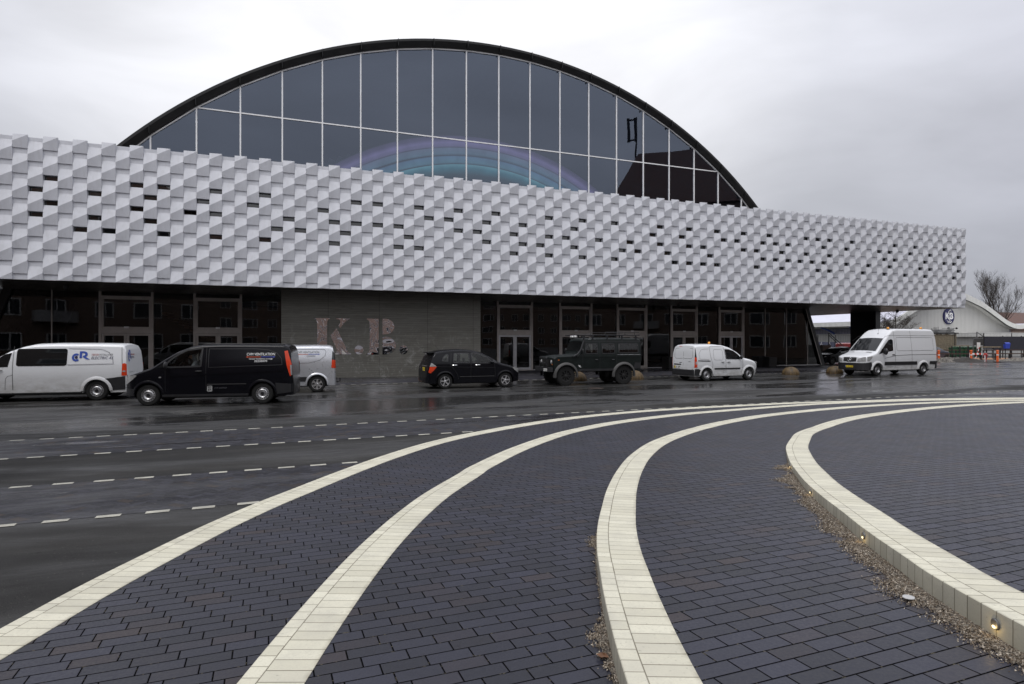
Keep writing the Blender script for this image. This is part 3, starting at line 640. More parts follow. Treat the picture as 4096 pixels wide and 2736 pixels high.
# concrete wall block
m = MB(); m.box(-2.71, 8.26, CN, GN+1.0, 0, ZS, T=lambda p: W(*p)); CW = part(m, 'concrete_wall', 'board_concrete')
def cw_pt(u, z, n=CN): return W(u+.097, n, z)
def solid(m, pts, n0, n1):
    f = [cw_pt(u, z, n0) for u, z in pts]; b = [cw_pt(u, z, n1) for u, z in pts]; m.poly(f); m.poly(b[::-1])
    for i in range(len(f)):
        j = (i+1) % len(f); m.poly([f[i], b[i], b[j], f[j]])
def arcp(cx, cz, rx, rz, a0, a1, n=12): return [(cx+rx*cos(radians(a0+(a1-a0)*i/n)), cz+rz*sin(radians(a0+(a1-a0)*i/n))) for i in range(n+1)]
L1 = [[(-1.165, 3.235), (-.354, 3.235), (-.354, 3.20), (-.45, 3.14), (-.50, 3.04), (-.511, 2.8), (-.511, 1.72), (-.50, 1.48), (-.45, 1.38), (-.354, 1.315), (-.354, 1.28), (-1.165, 1.28), (-1.165, 1.315), (-1.07, 1.38), (-1.025, 1.48), (-1.015, 1.72), (-1.015, 2.8), (-1.025, 3.04), (-1.07, 3.14), (-1.165, 3.20)],
      [(-.025, 3.235), (.682, 3.235), (.682, 3.19), (.52, 3.12), (.40, 3.0), (.165, 2.70), (.09, 2.83), (.17, 2.99), (.18, 3.10), (.09, 3.18), (-.025, 3.195)],
      [(-.001, 2.70), (.546, 1.50), (.62, 1.37), (.744, 1.32), (.744, 1.28), (-.086, 1.28), (-.086, 1.32), (-.01, 1.36), (.0, 1.5), (-.035, 1.63), (-.329, 2.30)]]
L2 = [[(1.585, 3.24), (2.233, 3.24), (2.233, 1.262), (1.585, 1.262), (1.585, 1.30), (1.69, 1.37), (1.74, 1.5), (1.749, 1.75), (1.749, 2.8), (1.735, 3.04), (1.68, 3.15), (1.585, 3.20)],
      [(2.445, 3.24)]+arcp(2.62, 2.808, .48, .432, 90, -90)+[(2.445, 2.376)], [(2.445, 2.243)]+arcp(2.60, 1.752, .59, .491, 90, -90)+[(2.445, 1.262)]]
for nm, grp in (('letter_k', L1), ('letter_b', L2)):
    m = MB()
    for s in grp: solid(m, s, CN-.012, CN-.0)
    part(m, nm, 'mirror_warp', CW)
for cx in (1.169, 3.612):
    m = MB(); solid(m, arcp(cx, 1.513, .242, .245, 0, 350, 24), CN-.012, CN); part(m, 'letter_dot', 'mirror_warp', CW)
# glazing
def Gb(m, u0, u1, n0, n1, z0, z1): m.box(u0, u1, n0, n1, z0, z1, T=lambda p: W(*p))
DOORS = [(-11.82, -9.48), (-7.27, -4.99), (10.97, 13.35), (15.60, 17.97), (20.22, 22.58), (24.89, 27.13), (29.37, 31.63)]
SING = [-14.06, 33.93, 36.17, 38.46]
m = MB(); m.poly([W(-17.4, GN, .05), W(-2.71, GN, .05), W(-2.71, GN, ZS), W(-15.75, GN, ZS)]); part(m, 'glass_front', 'shop_glass')
m = MB(); m.poly([W(8.26, GN, .05), W(39.85, GN, .05), W(38.15, GN, ZS), W(8.26, GN, ZS)]); part(m, 'glass_front', 'shop_glass')
for u in SING:
    if u < 38:
        m = MB(); Gb(m, u-.025, u+.025, GN-.04, GN+.06, .05, ZS); part(m, 'glazing_bar', 'frame_metal')
m = MB(); Gb(m, 38.44, 38.48, GN-.04, GN+.06, .05, 3.75); part(m, 'glazing_bar', 'frame_metal')
m = MB()
for a, b in ((-17.5, -11.95), (-9.36, -7.4), (-4.86, -2.72), (8.27, 10.84), (13.48, 15.47), (18.1, 20.09), (22.71, 24.76), (27.26, 29.24), (31.76, 39.9)): Gb(m, a, b, GN-.05, GN+.06, .0, .06)
part(m, 'glazing_sill', 'light_frame')
for i, (a, b) in enumerate(DOORS):
    m = MB(); mt = 'frame_metal'; y0, y1 = GN-.10, GN+.10
    for x0, x1, z0, z1 in ((a-.12, a, 0, ZS), (b, b+.12, 0, ZS), (a, b, 4.38, 4.47), (a, b, 2.43, 2.68), (a, b, 0, .05)): Gb(m, x0, x1, y0, y1, z0, z1)
    for x0, x1, z0, z1 in ((a+.0, a+.10, 2.68, 4.38), (b-.10, b, 2.68, 4.38), (a+.10, b-.10, 2.68, 2.78), (a+.10, b-.10, 4.28, 4.38)): Gb(m, x0, x1, y0+.03, y1-.03, z0, z1)
    f = part(m, 'door_frame', mt)
    for (x0, x1) in ((a+.01, (a+b)/2-.005), ((a+b)/2+.005, b-.01)):
        m = MB()
        for q in ((x0, x0+.12, .06, 2.42), (x1-.12, x1, .06, 2.42), (x0+.12, x1-.12, 2.30, 2.42), (x0+.12, x1-.12, .06, .20)): Gb(m, q[0], q[1], y0+.04, y1-.06, q[2], q[3])
        dl = part(m, 'door_leaf', 'light_frame' if i in (2, 6) else mt, f)
    m = MB(); Gb(m, (a+b)/2-.11, (a+b)/2+.11, y0-.02, y0+.02, 2.70, 2.80); part(m, 'exit_light', 'white_metal', f)
# slanted black end frames
m = MB(); t = .34
for s in (0,):
    pts = [(38.10, ZS), (38.44, ZS), (40.24, 0), (39.86, 0)]
    f = [W(u, GN-.18, z) for u, z in pts]; b = [W(u+.3, GN+12, z) for u, z in pts]; m.poly(f); m.poly(b[::-1])
    for i in range(4): m.poly([f[i], b[i], b[(i+1) % 4], f[(i+1) % 4]])
part(m, 'slanted_end_frame', 'black_metal')
m = MB(); m.poly([W(38.05, GN-.19, ZS), W(38.10, GN-.19, ZS), W(39.86, GN-.19, 0), W(39.80, GN-.19, 0)]); part(m, 'slanted_trim', 'frame_metal')
m = MB(); pts = [(-16.1, ZS), (-15.72, ZS), (-17.45, 0), (-17.9, 0)]
f = [W(u, GN-.18, z) for u, z in pts]; b = [W(u-.3, GN+12, z) for u, z in pts]; m.poly(f); m.poly(b[::-1])
for i in range(4): m.poly([f[i], b[i], b[(i+1) % 4], f[(i+1) % 4]])
part(m, 'slanted_end_frame', 'black_metal')
# interior shell of the ground floor
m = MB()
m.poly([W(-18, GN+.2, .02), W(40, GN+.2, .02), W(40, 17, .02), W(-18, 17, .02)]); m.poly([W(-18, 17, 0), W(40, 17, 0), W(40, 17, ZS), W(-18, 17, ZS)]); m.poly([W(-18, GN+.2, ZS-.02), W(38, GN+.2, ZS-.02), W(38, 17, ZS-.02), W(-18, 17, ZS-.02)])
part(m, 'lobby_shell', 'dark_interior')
m = MB()
for k in range(14): m.box(-9.5+.30*k, -9.2+.30*k, 9, 11, 3.6-.2*k, 3.75-.2*k, T=lambda p: W(*p))
m.box(-5.2, -2.8, 9.5, 9.6, 0, 4.2, T=lambda p: W(*p))
part(m, 'lobby_stair', 'wood_interior')
# stair core block under the box
m = MB(); m.box(47.2, 47.78, 6.4, 9.0, 0, ZS, T=lambda p: W(*p)); part(m, 'stair_core', 'black_metal')
# cameras under the soffit
for u, n in ((-12.4, 2.2), (24.4, 4.2), (40.7, 12.5), (46.7, 4.0)):
    m = MB(); m.lathe([(.02, 0), (.11, -.01), (.12, -.10), (.10, -.18), (.05, -.24), (0, -.25)], 14, lambda p: tuple(Vector(W(u, n, ZS))+Vector(p))); part(m, 'security_camera', 'plastic_dark', smooth=True)
# ---------------------------------------------------------------- VEHICLES
class Car:
    "x from nose (0) to tail (L); z up; symmetric in y. top: centreline profile, belt: waist height, W: half width"
    def __init__(s, name, label, cat, L, Wd, H, top, wheels, r, belt, paint, tumble=.14, bot=.26, nose=.55, tail=.14, rc=.10, archr=None, loc=None, th=0, front='left', near=None, group='vehicles parked before the arena', pn=2.6, sx=1.0, waist=.03):
        s.L, s.Wd, s.H, s.top, s.wheels, s.r, s.belt, s.tumble, s.bot, s.nose, s.tail, s.rc = L, Wd, H, top, wheels, r, belt, tumble, bot, nose, tail, rc
        s.archr = archr or r+.06; s.pn = pn; s.waist = waist
        s.near = -1 if front == 'left' else 1; s.paint = paint
        a = th if front == 'left' else th+pi
        # near wheel contact at world loc
        lx, ly = wheels[near]*sx, s.near*(Wd-.10)
        ox = loc[0]-(lx*cos(a)-ly*sin(a)); oy = loc[1]-(lx*sin(a)+ly*cos(a))
        s.root = empty(name, (ox, oy, 0), a); s.root.scale = (sx, 1, 1); tag(s.root, label, cat, group)
        s.cuts = []
    def T(s, x): return lerp(s.top, x)
    def pw(s, x):
        L, W_ = s.L, s.Wd; f = 1
        if x < s.nose: q = (s.nose-x)/s.nose; f = max(0, 1-q**s.pn)**(1/s.pn)
        if x > L-s.tail: q = min(1, (x-L+s.tail)/s.tail); f = max(0, 1-q**4)**(1/4)
        return W_*f
    def S(s, x, z):
        w = s.pw(x); b = s.belt if not callable(s.belt) else s.belt(x)
        if z < b: t = (z-.2)/(b-.2); k = 1-.055*(1-min(1, max(0, t))*1.0)**2-s.waist*.35*max(0, (t-.72)/.28)**2
        else: k = 1-s.waist*.35-s.tumble*((z-b)/(s.H-b))**1.35/s.Wd
        return w*k
    def B(s, x):
        b = s.bot
        if x < .3: b += .05*(1-x/.3)
        for i, w in enumerate(s.wheels):
            d = abs(x-w)
            if d < s.archr: b = max(b, s.r+sqrt(s.archr**2-d*d)*.98)
        return b
    def xs(s):
        X = [s.nose*(1-cos(pi/2*i/12)) for i in range(12)]
        x = s.nose
        while x < s.L-s.tail: X.append(x); x += .05
        X += [s.L-s.tail+s.tail*sin(pi/2*i/7) for i in range(8)]
        for w in s.wheels: X += [w-s.archr, w-s.archr+.004, w+s.archr, w+s.archr-.004]
        for a, _ in s.top: X.append(a)
        X = sorted(X); out = [X[0]]
        for x in X[1:]:
            if x-out[-1] > .0035: out.append(x)
        return out
    def body(s, nz=22):
        m = MB(); rows = []; X = s.xs(); s.rowx = X
        for x in X:
            zt = s.T(x); zb = min(s.B(x), zt-.12); rc = min(s.rc, (zt-zb)*.3); w0 = s.S(x, zt-rc); half = []
            for j in range(nz+1): z = zb+(zt-rc-zb)*j/nz; half.append((s.S(x, z), z))
            rr = min(rc*1.25, w0*.6)
            for j in range(1, 6): a = pi/2*j/5; half.append((w0-rr+rr*cos(a), zt-rc+rc*sin(a)))
            y1, z1 = half[-1]
            cw = .035*min(1, w0/.7)
            half = [(y, z) for y, z in half]
            for j in range(1, 4): q = 1-j/3; half.append((y1*q, z1+cw*(1-q*q)))
            rows.append([(x, -y, z) for y, z in half]+[(x, y, z) for y, z in half[-2::-1]])
        n = len(rows[0]); s.nprof = n
        m.grid(rows); 
        for i in range(len(rows)-1):      # underside
            a, b = rows[i], rows[i+1]; m.poly([a[0], b[0], b[-1], a[-1]])
        m.poly(rows[-1]); m.poly(rows[0][::-1])
        if s.cuts:
            F = []; mi = []
            for f in m.f:
                c = Vector((0, 0, 0))
                for i in f: c += Vector(m.v[i])
                c /= len(f); ok = True
                if abs(c.y) > s.Wd*.5:
                    for pg in s.cuts:
                        if inside(pg, c.x, c.z): ok = False
                if ok: F.append(f)
            m.f = F; m.mi = [0]*len(F)
        o = m.build('body', s.paint, s.root, True, 32); return o
    def sp(s, x, z, e=.006, sg=None): sg = s.near if sg is None else sg; return (x, sg*(s.S(x, z)+e), z)
    def fill(s, name, mat, poly, e=.006, sides=(1, -1), nx=10, nz=8, parent=None):
        "patch on the side wall over an x-monotone polygon"
        out = None
        for sg in sides:
            m = MB(); x0 = min(p[0] for p in poly)+1e-4; x1 = max(p[0] for p in poly)-1e-4; rows = []
            xx = sorted(set([x0+(x1-x0)*i/nx for i in range(nx+1)]+[min(max(p[0], x0), x1) for p in poly]))
            for x in xx:
                zs = []
                for a, b in zip(poly, poly[1:]+poly[:1]):
                    if (a[0]-x)*(b[0]-x) <= 0 and a[0] != b[0]: zs.append(a[1]+(b[1]-a[1])*(x-a[0])/(b[0]-a[0]))
                if not zs: continue
                z0, z1 = min(zs), max(zs); rows.append([s.sp(x, z0+(z1-z0)*j/nz, e, sg) for j in range(nz+1)])
            if len(rows) > 1: m.grid(rows); out = m.build(name, mat, parent or s.root, True)
        return out
    def line(s, name, mat, pts, w=.012, e=.008, sides=(1, -1), mb=None, closed=False):
        P = [Vector((a, b)) for a, b in pts]; o = None
        if closed: P.append(P[0])
        for sg in sides:
            m = MB()
            for a, b in zip(P[:-1], P[1:]):
                d = (b-a); n_ = max(1, int(d.length/.12)); d.normalize(); q = Vector((-d.y, d.x))*w/2
                rows = [[s.sp(p.x, p.y, e, sg) for p in (a.lerp(b, i/n_)+q, a.lerp(b, i/n_)-q)] for i in range(n_+1)]; m.grid(rows)
            o = m.build(name, mat, s.root)
        return o
    def front(s, y, z, e=.006):
        q = min(1, abs(y)/s.Wd); x = s.nose*(1-(1-q**s.pn)**(1/s.pn)) if q < 1 else s.nose
        xt = 0
        for i in range(0, 240):
            xt = i*.01
            if s.T(xt)-.0 >= z: break
        return (max(x, xt)-e, y, z)
    def fpatch(s, name, mat, y0, y1, z0, z1, e=.01, zf=None, parent=None, ny=10, nz=6, zb=None):
        m = MB(); rows = []
        for i in range(ny+1):
            y = y0+(y1-y0)*i/ny; a = zb(y) if zb else z0; b = zf(y) if zf else z1
            rows.append([s.front(y, a+(b-a)*j/nz, e) for j in range(nz+1)])
        m.grid(rows); return m.build(name, mat, parent or s.root, True)
    def rear(s, y, z, e=.006):
        q = min(1, abs(y)/s.Wd); x = s.L-s.tail+s.tail*(1-q**4)**.25
        xt = s.L
        for i in range(0, 200):
            xt = s.L-i*.01
            if s.T(xt) >= z: break
        return (min(x, xt)+e, y, z)
    def rpatch(s, name, mat, y0, y1, z0, z1, e=.01, parent=None, ny=8, nz=6):
        m = MB(); m.grid([[s.rear(y0+(y1-y0)*i/ny, z0+(z1-z0)*j/nz, e) for j in range(nz+1)] for i in range(ny+1)]); return m.build(name, mat, parent or s.root, True)
    def windscreen(s, x0, x1, mat='dark_glass', inset=.10, e=.012, name='windscreen'):
        m = MB(); rows = []
        for i in range(11):
            x = x0+(x1-x0)*i/10; z = s.T(x); w = s.S(x, z-.06)-inset; rows.append([(x-e*.8, w*t, z+.035*(1-t*t)-.004+e) for t in [k/6-1 for k in range(13)]])
        m.grid(rows); return m.build(name, mat, s.root, True)
    def wheel(s, kind='steel', rim=.20, wd=.21):
        s.wheelobjs = []
        protos = None
        for w in s.wheels:
            for sg in (1, -1):
                if protos is None:
                    e_ = empty('wheel', (0, 0, 0)); e_.parent = s.root; r = s.r
                    m = MB(); m.lathe([(rim-.005, -wd*.42), (rim, -wd/2), (r-.03, -wd/2), (r, -wd*.36), (r, wd*.36), (r-.03, wd/2), (rim, wd/2), (rim-.01, wd*.4)], 36, lambda p: (p[0], p[2], p[1])); m.build('tyre', 'rubber', e_, True, 30)
                    if kind == 'mud':
                        k = MB()
                        for q in range(30):
                            a = 2*pi*q/30
                            for sd in (-1, 1):
                                aa = a+(.1 if sd > 0 else 0); c = Vector((cos(aa), 0, sin(aa))); t_ = Vector((-sin(aa), 0, cos(aa))); b_ = Vector((0, 1, 0))
                                k.box(-.5, .5, -.5, .5, -.5, .5, T=lambda p: tuple(c*(r+p[0]*.035)+t_*p[1]*.055+b_*(sd*wd*.30+p[2]*wd*.42)))
                        k.build('tread', 'rubber', e_)
                    m = MB(); Ty = lambda p: (p[0], -p[2], p[1])
                    if kind == 'steel':
                        m.lathe([(rim, 0+wd*.42), (rim-.02, wd*.45), (rim-.03, wd*.36), (rim*.72, wd*.37), (rim*.60, wd*.44), (rim*.42, wd*.30), (rim*.30, wd*.30), (rim*.28, wd*.40), (0, wd*.42)], 32, Ty); m.build('rim', 'steel_rim', e_, True, 25)
                        h = MB()
                        for q in range(16):
                            a = 2*pi*q/16; h.lathe([(0, wd*.385), (rim*.075, wd*.384)], 8, lambda p: Ty((p[0]+rim*.80*cos(a), p[1]+rim*.80*sin(a), p[2])))
                        h.lathe([(rim*.26, wd*.425), (0, wd*.43)], 14, Ty); h.build('rim_holes', 'ink_black', e_)
                    else:
                        bk = MB(); bk.lathe([(rim, wd*.2), (0, wd*.12)], 24, Ty); bk.build('wheel_well', 'ink_black', e_)
                        ns_ = {'alloy5': 5, 'alloy10': 9, 'cap6': 6, 'mud': 9}[kind]; mt = {'alloy5': 'alloy_rim', 'cap6': 'alloy_rim', 'mud': 'black_rim', 'alloy10': 'black_rim'}[kind]
                        m.lathe([(rim+.004, wd*.40), (rim+.002, wd*.46), (rim-.022, wd*.45), (rim-.026, wd*.2)], 36, Ty); m.lathe([(rim*.24, wd*.25), (rim*.24, wd*.42), (rim*.16, wd*.45), (0, wd*.45)], 18, Ty)
                        ww = {'alloy5': .30, 'cap6': .42, 'mud': .16, 'alloy10': .16}[kind]
                        for q in range(ns_):
                            a = 2*pi*q/ns_+pi/2; ca, sa = cos(a), sin(a)
                            def P(rad, off, hgt): return Ty((rad*ca-off*sa, rad*sa+off*ca, hgt))
                            w0, w1 = rim*ww*.45, rim*ww*.62
                            m.grid([[P(rim*.2, -w0, wd*.25), P(rim*.2, -w0*.8, wd*.43), P(rim*.2, w0*.8, wd*.43), P(rim*.2, w0, wd*.25)], [P(rim*.97, -w1, wd*.2), P(rim*.97, -w1*.8, wd*.42), P(rim*.97, w1*.8, wd*.42), P(rim*.97, w1, wd*.2)]])
                        m.build('rim', mt, e_, True, 25)
                    protos = e_; o = e_
                else: o = copy_tree(protos, s.root)
                o.location = (w, sg*(s.Wd-.02-wd/2), s.r); o.rotation_euler = (0, .3*w, 0 if sg < 0 else pi); s.wheelobjs.append((w, sg, o))
        # under-tray and arch liners
        m = MB(); m.box(.35, s.L-.3, -s.Wd+.32, s.Wd-.32, s.bot-.06, s.bot+.10)
        for w in s.wheels: m.box(w-s.archr-.02, w+s.archr+.02, -s.Wd+.30, s.Wd-.30, s.bot, s.r+s.archr+.02)
        m.build('undertray', 'plastic_dark', s.root)
    def handle(s, x, z, mat='plastic_dark', ln=.20, h=.028):
        for sg in (1, -1):
            y = s.S(x, z); m = MB(); m.tube([(x-ln/2, sg*(y+.004), z), (x-ln*.36, sg*(y+.026), z), (x, sg*(y+.032), z), (x+ln*.36, sg*(y+.026), z), (x+ln/2, sg*(y+.004), z)], [h*.35, h*.5, h*.55, h*.5, h*.35], 6); m.build('door_handle', mat, s.root, True)
    def mirror(s, x, z, w=.20, h=.17, mat='plastic_dark', t=.11):
        for sg in (1, -1):
            y = s.S(x, z); m = MB(); c = (x-.03, sg*(y+.05+w/2), z+.04)
            rows = []
            for i in range(7):
                a = -1+2*i/6; k = (1-abs(a)**2.6)**.5 if abs(a) < 1 else .0
                rows.append([(c[0]+t*.5*(max(.25, k))*cos(q), c[1]+a*w/2, c[2]+h/2*max(.3, k)*sin(q)) for q in [2*pi*j/10 for j in range(10)]])
            m.grid(rows, close=True); m.poly(rows[0]); m.poly(rows[-1][::-1]); m.tube([(x, sg*(y-.01), z-.02), (c[0], c[1]-sg*w*.3, c[2]-h*.35)], .022, 6); m.build('wing_mirror', mat, s.root, True)
    def text(s, str_, x, z, size, mat='ink_white', name='lettering', fit=None, **k):
        m = MB(); sg = s.near; dr = 1 if sg < 0 else -1; V, F = text_geo(str_, size, **k); w0 = max(p[0] for p in V)-min(p[0] for p in V); q = fit/w0 if fit else 1
        m.v = [s.sp(x+dr*p[0]*q, z+p[1], .012, sg) for p in V]; m.f = F; m.mi = [0]*len(F); return m.build(name, mat, s.root)
    def plate(s, where, y, z, txt, yellow=False, w=.5, h=.11, both=False):
        m = MB(); fn = s.front if where == 'front' else s.rear; dr = 1 if where == 'rear' else -1
        x = fn(y, z, .05 if where == 'front' else .03)[0]; sg = 1 if where == 'rear' else -1
        m.box(min(x, x-sg*.01), max(x, x-sg*.01), y-w/2, y+w/2, z-h/2, z+h/2); o = m.build('licence_plate', 'plate_yellow' if yellow else 'plate_white', s.root)
        t_ = MB(); add_text(t_, txt, h*1.05, lambda a, b: (x+sg*.004, y+dr*a*1.0, z+b), bold=0); t_.build('plate_number', 'ink_black', o)
        if not both: t_ = MB(); t_.poly([(x+sg*.003, y-dr*(w/2), z-h/2), (x+sg*.003, y-dr*(w/2-.04), z-h/2), (x+sg*.003, y-dr*(w/2-.04), z+h/2), (x+sg*.003, y-dr*(w/2), z+h/2)]); t_.build('plate_band', 'ink_blue', o)
        if both: t_ = MB(); t_.poly([(x+sg*.002, y-dr*(w/2), z-h/2), (x+sg*.002, y-dr*.10, z-h/2), (x+sg*.002, y-dr*.10, z+h/2), (x+sg*.002, y-dr*(w/2), z+h/2)]); t_.build('plate_band', 'plate_yellow', o)
    def archlip(s, mat, w=.05, e=.012, a0=0, a1=180, out=0.0):
        for wx in s.wheels:
            for sg in (1, -1):
                m = MB(); rows = []
                for i in range(25):
                    a = radians(a0+(a1-a0)*i/24); r0 = s.archr*.985; r1 = r0+w
                    p0 = (wx+r0*cos(a), s.r+r0*sin(a)); p1 = (wx+r1*cos(a), s.r+r1*sin(a))
                    A = s.sp(p0[0], max(.2, p0[1]), e+out, sg); Bp = s.sp(p1[0], max(.2, p1[1]), e*.4, sg); I = s.sp(p0[0], max(.2, p0[1]), -.05, sg)
                    mid = tuple((A[k]*.55+Bp[k]*.45)+(sg*out*.45 if k == 1 else 0) for k in range(3)); rows.append([I, A, mid, Bp])
                m.grid(rows); m.build('wheel_arch', mat, s.root, True, 50)
    def ray(s): pass
def inside(pg, x, z):
    c = False
    for (x1, z1), (x2, z2) in zip(pg, pg[1:]+pg[:1]):
        if (z1 > z) != (z2 > z) and x < (x2-x1)*(z-z1)/(z2-z1)+x1: c = not c
    return c
def ring_strip(car, name, mat, pg, w=.035, e=.008, sides=(1, -1)): return car.line(name, mat, pg, w, e, sides, closed=True)
def shrink(pg, d):
    cx = sum(p[0] for p in pg)/len(pg); cz = sum(p[1] for p in pg)/len(pg); return [(p[0]-(p[0]-cx)/max(.01, sqrt((p[0]-cx)**2+(p[1]-cz)**2))*d, p[1]-(p[1]-cz)/max(.01, sqrt((p[0]-cx)**2+(p[1]-cz)**2))*d) for p in pg]
def rr(x0, x1, z0, z1, r=.04):
    return [(x0+r, z0), (x1-r, z0), (x1-r*.3, z0+r*.3), (x1, z0+r), (x1, z1-r), (x1-r*.3, z1-r*.3), (x1-r, z1), (x0+r, z1), (x0+r*.3, z1-r*.3), (x0, z1-r), (x0, z0+r), (x0+r*.3, z0+r*.3)]
def seat(car, x, y, z=.35, hd=True, back=.62):
    m = MB(); T_ = lambda p: p
    m.box(x-.25, x+.22, y-.23, y+.23, z, z+.16)
    rows = []
    for i in range(8):
        t_ = i/7; xx = x+.18+.17*t_; hw = .23*(1-.12*t_**3); rows.append([(xx-.05, y-hw, z+.1+back*t_), (xx-.06, y, z+.1+back*t_), (xx-.05, y+hw, z+.1+back*t_), (xx+.06, y+hw*.9, z+.1+back*t_), (xx+.07, y, z+.1+back*t_), (xx+.06, y-hw*.9, z+.1+back*t_)])
    m.grid(rows, close=True); m.poly(rows[-1])
    if hd:
        xx = x+.37; rows = []
        for i in range(6):
            a = pi*i/5; rows.append([(xx+.045*sin(a)*cos(q)+.0, y+.13*sin(a)**.5*cos(q) if False else y+.12*max(.4, sin(a)**.6)*cos(q), z+.1+back+.13-.11*cos(a)+.02*sin(q)*0) if False else (xx+.05*max(.3, sin(a))*sin(q), y+.125*max(.45, sin(a)**.5)*cos(q), z+back+.24-.10*cos(a)) for q in [2*pi*j/10 for j in range(10)]])
        m.grid(rows, close=True); m.poly(rows[0]); m.poly(rows[-1][::-1]); m.tube([(xx, y-.05, z+back+.05), (xx, y-.05, z+back+.18)], .008, 5); m.tube([(xx, y+.05, z+back+.05), (xx, y+.05, z+back+.18)], .008, 5)
    m.build('seat', 'seat_cloth', car.root, True, 40)

VTOP = [(0, .60), (.03, .74), (.10, .84), (.25, .93), (.55, 1.04), (.86, 1.15), (.95, 1.20), (1.25, 1.42), (1.60, 1.645), (1.95, 1.79), (2.25, 1.845), (2.8, 1.868), (4.0, 1.865), (4.72, 1.85), (4.84, 1.80), (4.90, 1.66), (4.95, 1.1), (5.0, .55)]
# --- black van with driver
v = Car('delivery_van', 'black panel van with white side lettering and a driver at the wheel', 'van', 5.0, .95, 1.87, VTOP, (.80, 4.07), .325, 1.14, 'black_paint', tumble=.15, loc=(-11.10, 18.35), th=radians(11.9), front='left', near=0, nose=.62, rc=.09)
dw = [(1.32, 1.17), (2.28, 1.20), (2.31, 1.76), (1.88, 1.70), (1.60, 1.545), (1.42, 1.40), (1.32, 1.29)]
v.cuts = [shrink(dw, .03)]; v.body(); v.fill('side_window', 'car_glass', dw, .010); ring_strip(v, 'window_seal', 'plastic_dark', dw, .05, .013)
v.fill('quarter_window', 'dark_glass', [(1.00, 1.15), (1.25, 1.15), (1.25, 1.30)], .006); v.windscreen(.98, 1.93); v.wheel('steel', .205)
pn_ = [(2.50, 1.16), (4.66, 1.23), (4.64, 1.42), (4.50, 1.60), (4.25, 1.70), (3.9, 1.735), (2.50, 1.735)]
v.line('panel_seam', 'ink_black', pn_, .022, .006, closed=True); v.line('panel_seam', 'ink_black', [(2.43, .42), (2.43, 1.80)], .016); v.line('panel_seam', 'ink_black', [(1.28, .42), (1.28, 1.16)], .012)
v.line('body_crease', 'plastic_grey', [(2.46, .64), (3.60, .64)], .018, .010); v.line('body_crease', 'black_paint', [(1.3, .90), (3.0, .98), (4.7, 1.06)], .03, .018)
v.archlip('black_paint', .07, .012, 5, 175, .02)
v.fill('side_cladding', 'plastic_dark', [(1.18, .27), (3.66, .27), (3.66, .34), (1.18, .34)], .012); v.fill('rear_bumper', 'plastic_dark', [(4.50, .30), (4.97, .36), (4.97, .62), (4.46, .66)], .014)
v.fill('front_bumper', 'plastic_dark', [(.03, .34), (.42, .30), (.42, .52), (.03, .56)], .012)
v.handle(2.22, 1.05); v.mirror(1.36, 1.20, .20, .24)
v.fill('headlight', 'lamp_clear', [(.09, .70), (.16, .66), (.36, .80), (.50, .93), (.42, .945), (.22, .90), (.12, .80)], .012, sides=(-1, 1))
v.fill('side_lamp', 'lamp_clear', rr(1.10, 1.17, .85, .885, .012), .014, nx=4)
v.fill('tail_light', 'lamp_red', [(4.72, 1.66), (4.82, 1.68), (4.945, 1.25), (4.95, .90), (4.90, .86), (4.80, 1.20)], .014, nx=8); v.fill('reversing_lamp', 'lamp_clear', [(4.90, 1.22), (4.948, 1.22), (4.965, .90), (4.93, .90)], .018, nx=4)
m = MB(); [m.tube([(2.3, sg*.60, 1.88), (2.4, sg*.60, 1.895), (4.6, sg*.60, 1.885), (4.7, sg*.60, 1.87)], .014, 6) for sg in (1, -1)]; m.build('roof_rail', 'plastic_dark', v.root)
v.text('CVM VENTILATION', 4.02, 1.56, .12, fit=.84); v.text('Carlsen Ventilations montage', 4.02, 1.42, .065, fit=.70); v.text('22230070', 4.02, 1.345, .09, fit=.38)
v.fill('red_arrow', 'arrow_red', [(3.58, 1.48), (3.63, 1.505), (3.63, 1.49), (4.02, 1.49), (4.02, 1.468), (3.63, 1.468), (3.63, 1.452)], .013, sides=(-1,), nx=14, nz=2); v.fill('blue_arrow', 'arrow_blue', [(4.02, 1.49), (4.40, 1.49), (4.40, 1.505), (4.45, 1.48), (4.40, 1.452), (4.40, 1.468), (4.02, 1.468)], .013, sides=(-1,), nx=14, nz=2)
v.text('CVR 26847559', 2.85, .52, .06, 'ink_grey'); m = MB()
v.line('load_sticker', 'ink_white', rr(2.47, 2.60, .42, .58, .01), .008, .012, (-1,), closed=True); v.text('T3015', 2.535, .535, .05); v.text('L1225', 2.535, .455, .05)
v.line('load_sticker', 'ink_white', [(2.47, .50), (2.60, .50)], .008, .012, (-1,))
seat(v, 2.0, -.42, .55, True, .60); seat(v, 2.0, .42, .55, True, .60)
m = MB(); m.box(.95, 1.45, -.8, .8, .8, 1.14); m.tube([(1.56+.16*sin(a)*.45, -.42+.19*cos(a), 1.18+.17*sin(a)) for a in [2*pi*k/16 for k in range(17)]], .014, 6); m.build('dashboard', 'plastic_dark', v.root)
m = MB(); m.poly([(1.62, -.62, 1.16), (1.84, -.62, 1.16), (1.80, -.60, 1.36), (1.60, -.60, 1.36)]); 
BLACKVAN = v

